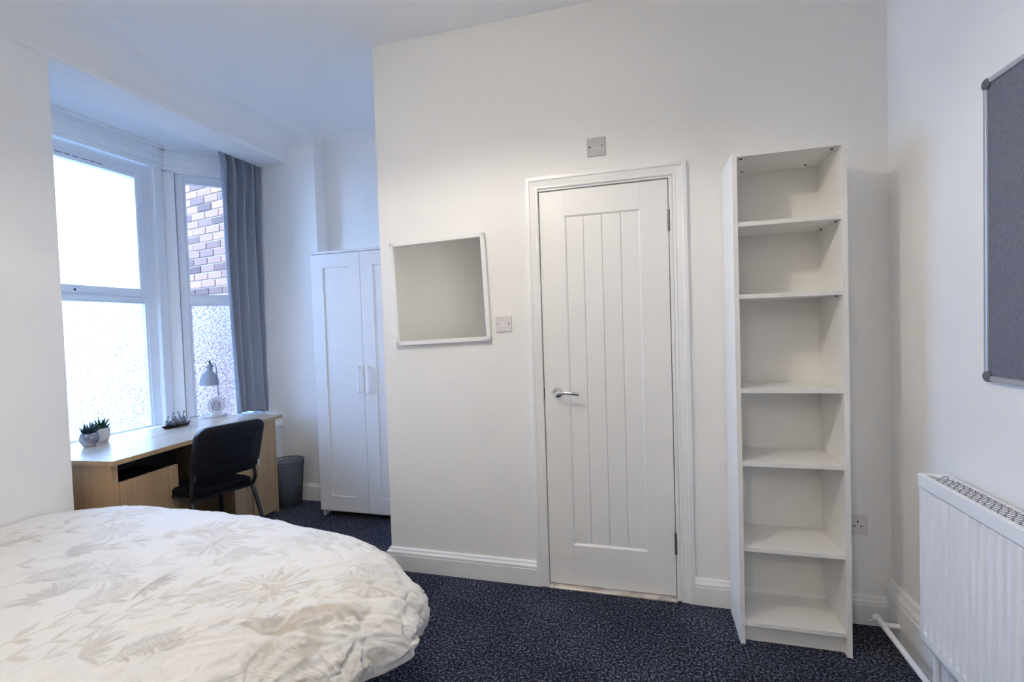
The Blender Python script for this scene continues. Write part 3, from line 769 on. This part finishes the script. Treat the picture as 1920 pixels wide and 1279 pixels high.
o = part(cu, 'curtain_cloth', curtain(), m_curtain, smooth=True)
md = o.modifiers.new('thick', 'SOLIDIFY'); md.thickness = .003
bm = nb(); bo = bx(-3.05, -2.965, 2.83, 3.19, .757, .76); 
rl = empty('curtain_rail', (-3.0, 2.4, 2.75)); tag(rl, 'white curtain rail hidden behind the lintel of the bay', 'curtain rail')
bo.free(); obj('rail', xform(bx(-3.02, -2.995, YL + .01, 3.17, 2.738, 2.762), Matrix.Translation((3.0, -2.4, -2.75))), m_white, rl)

# ------------------------------------------------------------------ bin
bn = empty('waste_bin', (-2.702, 3.072, 0)); tag(bn, 'grey wire mesh waste bin on the carpet beside the desk end', 'bin')
BT, BH, RT, RB = .118, .352, .119, .092
bm = nb(); nn = 48
def rad(z): return RB + (RT - RB) * z / BH
for k in range(nn):
    for s in (1, -1):
        pts = []
        for i in range(9):
            z = .004 + (BH - .01) * i / 8; a = 2 * PI * k / nn + s * .55 * i / 8
            pts.append((rad(z) * math.cos(a), rad(z) * math.sin(a), z))
        tube(bm, pts, .0013, 3, cap=False)
o = obj('wire_mesh', bm, m_binmesh, bn); o['kind'] = 'stuff'
bm = nb(); rg = [(RT * math.cos(a), RT * math.sin(a), BH) for a in [2 * PI * i / 40 for i in range(41)]]; tube(bm, rg, .0045, 8, cap=False); obj('rim', bm, m_greyplast, bn, smooth=True)
bm = nb(); lathe(bm, [(RB, .0), (RB + .003, .012), (RB, .014)], 32, cap0=True); obj('base', bm, m_binmesh, bn)
m_liner = mat('bin_liner', (0.22, 0.26, 0.32), 0.45)
bm = nb(); lathe(bm, [(RB - .006, .012), (rad(.2) - .005, .2), (rad(.30) - .004, .30), (RT - .006, .335)], 32, cap0=True); obj('bin_liner', bm, m_liner, bn, smooth=True)

# ------------------------------------------------------------------ things on the desk
def on_desk(x, y): return (x, y, DZ)
# succulents
def succulent(loc, n, L, m, root, seed, z):
    rr = random.Random(seed)
    for i in range(n):
        a = i * 2.399 + rr.uniform(-.2, .2); el = math.radians(22 + 62 * i / n); l = L * rr.uniform(.8, 1.1)
        d = Vector((math.cos(a) * math.cos(el), math.sin(a) * math.cos(el), math.sin(el)))
        bm = nb(); b0 = Vector((0, 0, z)) + Vector((math.cos(a), math.sin(a), 0)) * .008
        tube(bm, [b0, b0 + d * l * .3, b0 + d * l * .65 + Vector((0, 0, .003)), b0 + d * l + Vector((0, 0, .006))], [.0045, .0068, .005, .0008], 6)
        obj('leaf', bm, m, root, smooth=True)
p1 = empty('potted_succulent', on_desk(-3.105, 1.975)); tag(p1, 'dark spiky succulent in a faceted grey marbled stone pot', 'plant')
bm = nb(); pr = [(.026, 0), (.030, .004), (.046, .032), (.048, .046), (.040, .068), (.034, .068), (.036, .052)]
lathe(bm, pr, 7, cap0=True); obj('pot', bm, m_stonepot, p1)
bm = nb(); lathe(bm, [(.035, .058), (.0, .058)], 7); obj('soil', bm, m_soil, p1)
succulent(None, 17, .060, m_leafblue, p1, 3, .060)
p2 = empty('potted_succulent', on_desk(-3.155, 2.070)); tag(p2, 'green succulent in a plain round white ceramic pot', 'plant')
bm = nb(); lathe(bm, [(.030, 0), (.034, .003), (.043, .030), (.046, .060), (.045, .076), (.041, .076), (.041, .06)], 28, cap0=True); autosmooth(obj('pot', bm, m_whitepot, p2))
bm = nb(); lathe(bm, [(.041, .066), (.0, .066)], 20); obj('soil', bm, m_soil, p2)
succulent(None, 19, .062, m_leafgreen, p2, 9, .066)

p1.scale = (1.0, 1.0, 1.1); p2.scale = (.98, .98, 1.1)
# figurine group on a boat shaped tray
fg = empty('bird_figurine_group', on_desk(-3.10, 2.505), math.radians(92)); tag(fg, 'silver figurine of long necked birds on a dark boat shaped tray', 'figurine')
bm = nb(); k_ = 22; lo = []; hi = []
for i in range(k_):
    a = 2 * PI * i / k_; x = .105 * math.cos(a); y = .030 * math.sin(a) * (1 - .25 * abs(math.cos(a)))
    lo.append(bm.verts.new((x * .8, y * .7, .001))); hi.append(bm.verts.new((x, y, .012 + .010 * abs(x / .105) ** 2)))
for i in range(k_): bm.faces.new((lo[i], lo[(i + 1) % k_], hi[(i + 1) % k_], hi[i]))
bm.faces.new(lo); ce = bm.verts.new((0, 0, .007))
for i in range(k_): bm.faces.new((hi[i], hi[(i + 1) % k_], ce))
bmesh.ops.recalc_face_normals(bm, faces=bm.faces); obj('tray', bm, m_tray, fg)
for (x, y, h, w, s, tz) in ((-.062, .004, .068, .014, 1, .006), (-.028, -.002, .088, .020, 1, .008), (.004, .006, .060, .016, -1, .008), (.016, -.006, .088, .020, -1, .008), (.048, .002, .082, .018, 1, .009), (-.045, .012, .040, .013, 1, .007)):
    bm = nb(); lathe(bm, [(w * .45, 0), (w * .9, h * .12), (w, h * .32), (w * .8, h * .5), (w * .35, h * .62), (w * .2, h * .66)], 12, cap0=True, sy=.75)
    tube(bm, [(0, 0, h * .60), (s * .002, 0, h * .74), (s * .004, 0, h * .86), (s * .009, 0, h * .94), (s * .016, 0, h * .93)], [.0045, .0036, .0036, .0050, .002], 8)
    o = obj('bird', bm, m_fig, fg, smooth=True, loc=(x, y, tz))

fg.scale = (1.08, 1.08, 1.12)
# desk lamp
lp = empty('desk_lamp', on_desk(-3.175, 2.875), math.radians(5)); tag(lp, 'small grey desk lamp with a bell shaped shade and round base', 'lamp')
bm = nb(); lathe(bm, [(.0, .0), (.078, .0), (.080, .003), (.080, .014), (.076, .018), (0.01, .019)], 40, cap1=True); autosmooth(obj('base', bm, mat('lamp_base_pale', (.62, .64, .62), .4), lp))
# stem at local offset, shade hangs towards -x
bm = nb(); tube(bm, arc_path([(.012, .030, .018), (.010, .030, .30), (.0, .030, .395), (-.03, .030, .405), (-.055, .03, .395)], .02), .0048, 10); autosmooth(obj('stem', bm, m_lampgrey, lp))
bm = nb()
pr = [(.067, -.002), (.066, .0), (.063, .018), (.058, .045), (.048, .072), (.034, .092), (.020, .104), (.018, .118), (.018, .150), (.015, .154)]
lathe(bm, pr, 36, cap1=True); lathe(bm, [(.065, -.002), (.061, .018), (.056, .045), (.046, .070), (.032, .090), (.015, .100)], 36)
lathe(bm, [(.065, -.002), (.067, -.002)], 36)
sh = autosmooth(obj('lamp_shade', bm, m_lampgrey, lp, loc=(-.056, .022, .245), rot=(0, math.radians(5), 0)))
bm = nb(); tube(bm, [(-.040, .03, .39), (-.052, .03, .415), (-.045, .03, .432)], [.007, .007, .004], 10); tube(bm, [(-.088, .03, .376), (-.02, .03, .384)], .0045, 8)
obj('tilt_joint', bm, m_blackmet, lp)
bm = nb(); tube(bm, [(-.060, .03, .418), (-.074, .03, .430), (-.070, .03, .436)], .0028, 8); obj('hook', bm, m_lampgrey, lp)
cd = empty('lamp_cable', on_desk(-3.26, 2.86)); tag(cd, 'thin grey cable lying on the desk behind the lamp base', 'cable')
bm = nb(); tube(bm, [(.02, .02, .004), (-.03, -.01, .003), (-.08, -.06, .003)], .0025, 8); obj('cable', bm, m_greyplast, cd)

# round pale disc standing in front of the lamp stem
dc = empty('round_desk_sign', (-3.125, 2.845, DZ + .019), math.radians(47)); tag(dc, 'round pale disc with a star emblem standing on the desk lamp base', 'ornament')
bm = nb(); lathe(bm, [(.0, -.016), (.056, -.016), (.063, -.010), (.064, .0), (.063, .010), (.058, .015), (.0, .016)], 40)
xform(bm, Matrix.Translation((0, 0, .071)) @ Matrix.Rotation(PI / 2, 4, 'X')); bmesh.ops.scale(bm, vec=(.96, 1, 1.06), verts=bm.verts); autosmooth(obj('disc', bm, m_clock, dc))
bm = nb(); box(bm, -.035, .035, -.020, .020, 0.0, .014, bev=.004); obj('foot', bm, m_white, dc)
bm = nb()
def stroke(bm, pts, w, closed=False):
    P = [Vector(p) for p in pts]; N = len(P)
    for i in range(N if closed else N - 1):
        a, b = P[i], P[(i + 1) % N]; d = (b - a).normalized(); n_ = Vector((-d.y, d.x)) * w / 2; a2 = a - d * w * .3; b2 = b + d * w * .3
        q = [(a2 + n_), (b2 + n_), (b2 - n_), (a2 - n_)]
        prism(bm, [(v.x, v.y) for v in q], 'y', -.0175, -.0160)
star = []
for i in range(10):
    r_ = .019 if i % 2 == 0 else .0085; a = PI / 2 + i * PI / 5; star.append((r_ * math.cos(a), .098 + r_ * math.sin(a)))
stroke(bm, star, .0022, True)
obj('star_mark', bm, m_ink, dc)
bm = nb()
for s in (-1, 1):
    stroke(bm, [(s * .026, .094), (s * .026, .070)], .004); stroke(bm, [(s * .026, .092), (s * .010, .090), (s * .008, .082), (s * .012, .073), (s * .026, .071)], .003)
    stroke(bm, [(s * .018, .082), (s * .004, .074)], .003)
obj('letter_mark', bm, m_ink, dc)
bm = nb(); stroke(bm, [(-.024, .062), (.024, .062), (.025, .050), (.016, .040), (-.016, .040), (-.025, .050)], .0045, True); stroke(bm, [(-.010, .053), (.010, .053)], .003)
obj('crest_mark', bm, m_ink, dc)

# ------------------------------------------------------------------ bed
bd = empty('bed', (-1.7, .93, 0)); tag(bd, 'low double divan bed hidden under the patterned duvet', 'bed')
part(bd, 'bed_base', bx(-2.66, -1.22, .34, 1.46, .05, .24, bev=.01), m_bed)
part(bd, 'mattress', bx(-2.67, -1.16, .33, 1.50, .24, .42, bev=.04, seg=3), m_matt)
for x in (-2.5, -1.35):
    for y in (.46, 1.34): part(bd, 'caster', bx(x - .025, x + .025, y - .025, y + .025, 0, .05), m_blackmet)

def vnoise(x, y, seed):
    xi = np.floor(x).astype(int); yi = np.floor(y).astype(int); fx = x - xi; fy = y - yi
    fx = fx * fx * (3 - 2 * fx); fy = fy * fy * (3 - 2 * fy)
    def h(a, b):
        v = (a * 374761393 + b * 668265263 + seed * 1442695041) & 0x7fffffff
        v = ((v ^ (v >> 13)) * 1274126177) & 0x7fffffff
        return ((v ^ (v >> 16)) & 0xffff) / 65535.0
    return (h(xi, yi) * (1 - fx) + h(xi + 1, yi) * fx) * (1 - fy) + (h(xi, yi + 1) * (1 - fx) + h(xi + 1, yi + 1) * fx) * fy
def fbm(x, y, seed, o=4):
    s = 0; a = .5
    for i in range(o): s = s + a * vnoise(x * 2 ** i, y * 2 ** i, seed + i * 17); a *= .5
    return s
# printed pattern, drawn as strokes into a height x width array over the flat cloth
PX0, PY0, PRES = -2.95, -.25, .0022
PW, PH = int(2.95 / PRES), int(2.45 / PRES)
print_a = np.zeros((PH, PW), np.float32)
def dab(x0, y0, x1, y1, w0, w1, v):
    """tapered soft stroke"""
    mxw = max(w0, w1) + .004
    a0 = max(int((min(x0, x1) - mxw - PX0) / PRES), 0); a1 = min(int((max(x0, x1) + mxw - PX0) / PRES) + 1, PW)
    b0 = max(int((min(y0, y1) - mxw - PY0) / PRES), 0); b1 = min(int((max(y0, y1) + mxw - PY0) / PRES) + 1, PH)
    if a1 <= a0 or b1 <= b0: return
    X = PX0 + (np.arange(a0, a1) + .5) * PRES; Y = PY0 + (np.arange(b0, b1) + .5) * PRES
    X, Y = np.meshgrid(X, Y); dx, dy = x1 - x0, y1 - y0; L2 = dx * dx + dy * dy + 1e-9
    t = np.clip(((X - x0) * dx + (Y - y0) * dy) / L2, 0, 1)
    d = np.hypot(X - x0 - t * dx, Y - y0 - t * dy); w = w0 + (w1 - w0) * t
    m = np.clip((w - d) / .0035 + .5, 0, 1) * v
    s = print_a[b0:b1, a0:a1]; np.maximum(s, m, out=s)
rp = random.Random(5)
def curve_pts(x, y, a, L, bend, n=14):
    P = [(x, y)]
    for i in range(n):
        x += math.cos(a) * L / n; y += math.sin(a) * L / n; a += bend / n; P.append((x, y, ))
    return P
def stem(x, y, a, L, bend, w=.0022, v=.55):
    P = curve_pts(x, y, a, L, bend)
    for p, q in zip(P, P[1:]): dab(p[0], p[1], q[0], q[1], w, w, v)
    return P
def lanceleaf(x, y, a, L, w, v):
    n = 8; P = curve_pts(x, y, a, L, rp.uniform(-.3, .3), n)
    for i in range(n):
        wa = w * math.sin(PI * (i + .3) / (n + .6)); wb = w * math.sin(PI * (i + 1.3) / (n + .6) if i < n - 1 else PI * .97)
        dab(P[i][0], P[i][1], P[i + 1][0], P[i + 1][1], wa, wb, v)
def burst(x, y, r, v=.5):
    for k in range(58):
        a = k * 2 * PI / 58 + rp.uniform(-.05, .05); r0 = r * rp.uniform(.16, .34); r1 = r * rp.uniform(.62, 1.05); b = rp.uniform(-.12, .12)
        dab(x + r0 * math.cos(a), y + r0 * math.sin(a), x + r1 * math.cos(a + b), y + r1 * math.sin(a + b),   .0010, .0032, v * rp.uniform(.5, 1))
    for k in range(26):
        a = rp.uniform(0, 2 * PI); q = r * rp.uniform(0, .18); dab(x + q * math.cos(a), y + q * math.sin(a), x + (q + .008) * math.cos(a), y + (q + .008) * math.sin(a), .0025, .0015, v * 1.1)
def palm(x, y, a, L, n=15, v=.5):
    P = stem(x, y, a, L, rp.uniform(-.4, .4), .0022, v)
    for i in range(3, 14):
        p = P[i]; aa = math.atan2(P[i][1] - P[i - 1][1], P[i][0] - P[i - 1][0]); l = L * .36 * math.sin(PI * (i) / 15) + .012
        for s in (-1, 1): lanceleaf(p[0], p[1], aa + s * .95, l, .0042, v * rp.uniform(.6, 1))
def sprig(x, y, a, L, v=.5):
    P = stem(x, y, a, L, rp.uniform(-.5, .5), .002, v)
    for i in range(2, 15, 2):
        p = P[min(i, len(P) - 1)]; aa = a + rp.uniform(-.2, .2)
        for s in (-1, 1):
            lanceleaf(p[0], p[1], aa + s * rp.uniform(.5, .9), rp.uniform(.045, .085), rp.uniform(.006, .011), v * rp.uniform(.5, 1))
def fan(x, y, a, r, v=.6):
    for k in range(13):
        aa = a + (k - 6) * .20; lanceleaf(x, y, aa, r * rp.uniform(.8, 1.05), .007, v * rp.uniform(.55, 1))
for b_ in ((-1.04, 1.19, .125, .62), (-1.93, 1.30, .10, .5), (-1.49, 1.32, .11, .5), (-.84, 1.36, .09, .55), (-1.62, 1.05, .10, .42), (-2.35, 1.15, .11, .45), (-1.20, 1.50, .09, .45),
           (-.55, 1.10, .11, .6), (-1.75, .66, .11, .5), (-2.45, 1.55, .10, .45), (-.75, .72, .12, .6), (-1.0, 1.68, .11, .5), (-2.1, .85, .1, .5), (-1.3, .45, .12, .5), (-.62, 1.6, .10, .5)):
    burst(*b_[:3], v=b_[3])
for (x, y, a, L) in ((-1.06, .80, 1.1, .17), (-1.52, .86, 1.2, .20), (-1.84, .92, 1.0, .20), (-1.22, 1.02, .8, .16), (-1.68, 1.30, .9, .18), (-2.15, 1.38, .7, .2), (-1.35, 1.18, 1.3, .16), (-.98, 1.38, .6, .16),
           (-2.4, .9, 1.0, .2), (-.70, .92, 1.5, .16), (-.52, 1.28, 1.0, .16), (-1.5, .45, 1.1, .2), (-.95, .55, 1.2, .2), (-1.45, 1.6, .9, .2), (-2.0, 1.62, .8, .2), (-.45, .9, 1.3, .18)):
    palm(x, y, a, L, v=rp.uniform(.4, .62))
for (x, y, a, L) in ((-1.45, .66, 1.02, .56), (-1.72, .80, 1.0, .66), (-2.02, .95, .95, .66), (-1.30, .70, 1.25, .42), (-2.3, 1.05, .8, .62), (-1.15, .92, 1.1, .52), (-.98, .86, 1.2, .5), (-1.85, 1.12, .85, .55), (-2.5, 1.2, .6, .6),
           (-.85, .98, 1.1, .5), (-1.62, .5, 1.1, .5), (-1.38, 1.22, .8, .45), (-.70, .78, 1.2, .5), (-.5, .7, 1.3, .6), (-2.6, .8, .8, .6)):
    sprig(x, y, a, L, v=rp.uniform(.36, .52))
for (x, y, a, r) in ((-1.18, .80, 1.3, .11), (-.80, 1.20, -.4, .10), (-2.2, 1.15, 2.6, .10), (-1.42, 1.05, .4, .09), (-.78, 1.05, 2.2, .12), (-1.62, .92, 2.8, .11), (-.62, 1.0, -.6, .11), (-2.45, .7, .5, .11), (-.9, .68, .8, .11), (-1.9, 1.12, 1.2, .09)):
    fan(x, y, a, r, v=rp.uniform(.5, .8))
for (x, y, a, L, w) in ((-.86, 1.02, .9, .14, .035), (-.78, 1.16, -.5, .13, .030), (-.66, 1.02, 1.9, .12, .032), (-.60, 1.24, -1.2, .12, .026), (-.92, .86, 1.4, .12, .026), (-.50, 1.10, .6, .14, .03)):
    lanceleaf(x, y, a, L, w * .62, .42)
for k in range(46):     # hair thin grasses
    x, y = rp.uniform(-2.6, -.6), rp.uniform(.5, 1.5); a = rp.uniform(.7, 1.3); stem(x, y, a, rp.uniform(.12, .3), rp.uniform(-.5, .5), .0014, rp.uniform(.2, .4))
# duvet: flat cloth wrapped over a rounded core
def duvet():
    h = .0043
    cx0, cx1, cy0, cy1, rc = -2.72, -.872, .48, 1.455, .34     # core outline; corner radius at the foot only
    prof = [(0, 0), (.06, -.005), (.115, -.018), (.165, -.040), (.210, -.073), (.240, -.115), (.252, -.155), (.240, -.192), (.200, -.215), (.14, -.226), (.08, -.230)]
    ps = [0]
    for a, b in zip(prof, prof[1:]): ps.append(ps[-1] + math.hypot(b[0] - a[0], b[1] - a[1]))
    smax = ps[-1]; pr_ = np.array([p[0] for p in prof]); pz = np.array([p[1] for p in prof]); ps = np.array(ps)
    X = np.arange(cx0, cx1 + smax + h, h); Y = np.arange(cy0 - smax - h, cy1 + smax + h, h)
    nx, ny = len(X), len(Y); X, Y = np.meshgrid(X, Y)
    # nearest point on rounded core (square at the head end)
    kx = np.minimum(X, cx1 - rc); ky = np.clip(Y, cy0 + rc, cy1 - rc)
    vx = X - kx; vy = Y - ky
    incorner = (X > cx1 - rc)
    kx2 = np.where(incorner, cx1 - rc, X); vx = X - kx2; vy = Y - ky
    d = np.hypot(vx, vy); s = d - rc
    ux = vx / np.maximum(d, 1e-6); uy = vy / np.maximum(d, 1e-6)
    keep = s < smax + h * 1.5
    s_ = np.clip(s, 0, smax)
    rr = np.interp(s_, ps, pr_); zz = np.interp(s_, ps, pz)
    inside = s <= 0
    PXx = np.where(inside, X, kx2 + ux * (rc + rr)); PYy = np.where(inside, Y, ky + uy * (rc + rr)); Z = np.where(inside, 0, zz)
    nz_h = np.clip(s_ / .30, 0, 1)       # how sideways the normal points
    # broad puffiness
    top = .612 + .022 * (fbm(X * 2.2 + 3, Y * 2.2, 1, 2) - .4)
    top = top - .070 * np.clip((-2.15 - X) / .55, 0, 1) ** 1.3 - .115 * np.clip((X + 1.60) / 1.0, 0, 1) ** 1.2
    # sag towards the foot corner
    # wrinkles : long diagonal folds, finer towards the foot
    foot = np.clip((X + 1.35) / .75, 0, 1); side = np.clip(s / .25, 0, 1)
    wx = X + .10 * fbm(X * 3, Y * 3, 9, 3); wy = Y + .10 * fbm(X * 3 + 7, Y * 3, 12, 3)
    u = wx * .80 - wy * .60; v = wx * .60 + wy * .80
    def ridge(a, b, seed, o=3): return 1 - np.abs(2 * fbm(a, b, seed, o) / .94 - 1) * 1.6
    w1 = ridge(v * 9.0, u * 2.6, 31); w2 = ridge(u * 11, v * 5, 45); w3 = ridge(X * 22, Y * 16, 51)
    amp = .006 + .012 * np.maximum(foot * .75, side * .5)
    disp = amp * (w1 - .5) * .9 + amp * (.25 + .9 * foot) * (w2 - .5) + (.0012 + .0085 * foot) * (w3 - .5)
    for (fa, fb, sd, wd, am) in ((7.5, 3.0, 201, .030, .010), (5.0, 10.0, 223, .028, .008), (15., 11., 251, .040, .005)):
        q_ = fbm(u * fa + 40, v * fb + 40, sd, 3) / .94 - .5
        disp -= am * 1.25 * (.10 + .95 * np.maximum(foot ** 1.3, side * .45)) * np.exp(-(q_ / wd) ** 2)
    # loose gathers near the foot corner: irregular pleats running into a few tucks
    for (gx, gy, R0, A, sd) in ((-.76, 1.06, .20, .009, 3), (-.66, 1.20, .14, .011, 8), (-.64, .92, .18, .013, 5), (-.92, .84, .14, .006, 6)):
        dx, dy = X - gx, Y - gy; r_ = np.hypot(dx, dy * .8); th = np.arctan2(dy, dx)
        q_ = fbm(np.cos(th) * 3.1 + 20 + r_ * 2.5, np.sin(th) * 3.1 + 20 - r_ * 2, 70 + sd, 3) / .94
        pl = 1 - np.abs(2 * q_ - 1) * 2.6
        e = np.exp(-(r_ / R0) ** 2)
        disp += A * e * np.clip(r_ / .04, 0, 1) * np.clip(pl, -1, 1) - A * .35 * np.exp(-(r_ / .03) ** 2)
    # vertical flutes on the hanging side
    per = np.where(np.abs(ux) > np.abs(uy), PYy, PXx)
    flute = .024 * np.clip((s - .18) / .2, 0, 1) * (np.sin((PXx - PYy) * 19 + 3 * fbm(X * 5, Y * 5, 5, 2)) )
    disp = disp + flute * .8
    Z = Z + top
    PXx = PXx + ux * disp * nz_h; PYy = PYy + uy * disp * nz_h; Z = Z + disp * (1 - nz_h * .75)
    # hem undulation
    Z = Z + .02 * np.clip((s - .35) / .15, 0, 1) * np.sin((X - Y) * 14)
    PXx = PXx - .66 * np.clip(1.43 - PYy, 0, .52) * np.clip((PXx + 1.5) / .7, 0, 1)
    PXx = np.maximum(PXx, XL + .006)
    Z = np.maximum(Z, .17)
    # sample the print
    iu = np.clip(((X - PX0) / PRES).astype(int), 0, PW - 1); iv = np.clip(((Y - PY0) / PRES).astype(int), 0, PH - 1)
    blot = np.clip(fbm(X * 7 + 11, Y * 7, 88, 3) * 2.4 - 1.35, 0, 1) * .35 * np.clip(fbm(X * 60, Y * 60, 99, 2) * 2, 0, 1)
    ink = np.clip(print_a[iv, iu] * (.65 + .7 * fbm(X * 40, Y * 40, 66, 2)) + blot, 0, 1)
    idx = np.arange(nx * ny).reshape(ny, nx)
    k = keep; fk = k[:-1, :-1] & k[1:, :-1] & k[:-1, 1:] & k[1:, 1:]
    a = idx[:-1, :-1][fk]; b = idx[:-1, 1:][fk]; c = idx[1:, 1:][fk]; e = idx[1:, :-1][fk]
    faces = np.stack([a, b, c, e], 1)
    used = np.unique(faces); remap = -np.ones(nx * ny, int); remap[used] = np.arange(len(used)); faces = remap[faces]
    co_ = np.stack([PXx.ravel()[used], PYy.ravel()[used], Z.ravel()[used]], 1)
    me = bpy.data.meshes.new('duvet')
    me.vertices.add(len(co_)); me.vertices.foreach_set('co', co_.ravel())
    me.loops.add(faces.size); me.loops.foreach_set('vertex_index', faces.ravel().astype(np.int32))
    me.polygons.add(len(faces)); me.polygons.foreach_set('loop_start', np.arange(0, faces.size, 4, dtype=np.int32))
    me.polygons.foreach_set('use_smooth', np.ones(len(faces), bool))
    me.update(calc_edges=True); me.validate()
    at = me.attributes.new('ink', 'FLOAT', 'POINT'); at.data.foreach_set('value', ink.ravel()[used].astype(np.float32))
    return me
def duvet_mat():
    m = bpy.data.materials.new('printed_cotton'); m.use_nodes = True; nt = m.node_tree; b = nt.nodes['Principled BSDF']
    at = nt.nodes.new('ShaderNodeAttribute'); at.attribute_name = 'ink'
    tc = nt.nodes.new('ShaderNodeTexCoord'); n = nt.nodes.new('ShaderNodeTexNoise'); n.inputs['Scale'].default_value = 2.3
    r = nt.nodes.new('ShaderNodeValToRGB'); e = r.color_ramp.elements; e[0].position = .4; e[1].position = .6
    e[0].color = (0.40, 0.375, 0.355, 1); e[1].color = (0.46, 0.38, 0.27, 1)
    mx = nt.nodes.new('ShaderNodeMix'); mx.data_type = 'RGBA'; mx.inputs[6].default_value = (0.87, 0.855, 0.83, 1)
    nt.links.new(tc.outputs['Object'], n.inputs['Vector']); nt.links.new(n.outputs[0], r.inputs[0])
    nt.links.new(at.outputs['Fac'], mx.inputs[0]); nt.links.new(r.outputs[0], mx.inputs[7]); nt.links.new(mx.outputs[2], b.inputs['Base Color'])
    b.inputs['Roughness'].default_value = .75; b.inputs['Specular IOR Level'].default_value = .2; b.inputs['Sheen Weight'].default_value = .15
    w = nt.nodes.new('ShaderNodeTexNoise'); w.inputs['Scale'].default_value = 26; w.inputs['Detail'].default_value = 5
    bp = nt.nodes.new('ShaderNodeBump'); bp.inputs['Strength'].default_value = .35; bp.inputs['Distance'].default_value = .006
    nt.links.new(tc.outputs['Object'], w.inputs['Vector']); nt.links.new(w.outputs[0], bp.inputs['Height']); nt.links.new(bp.outputs[0], b.inputs['Normal'])
    return m
dm = duvet(); dm.materials.append(duvet_mat())
dv_o = bpy.data.objects.new('duvet', dm); COL.objects.link(dv_o)
tag(dv_o, 'cream duvet printed with taupe palm leaves and flowers, spread over the bed', 'duvet')
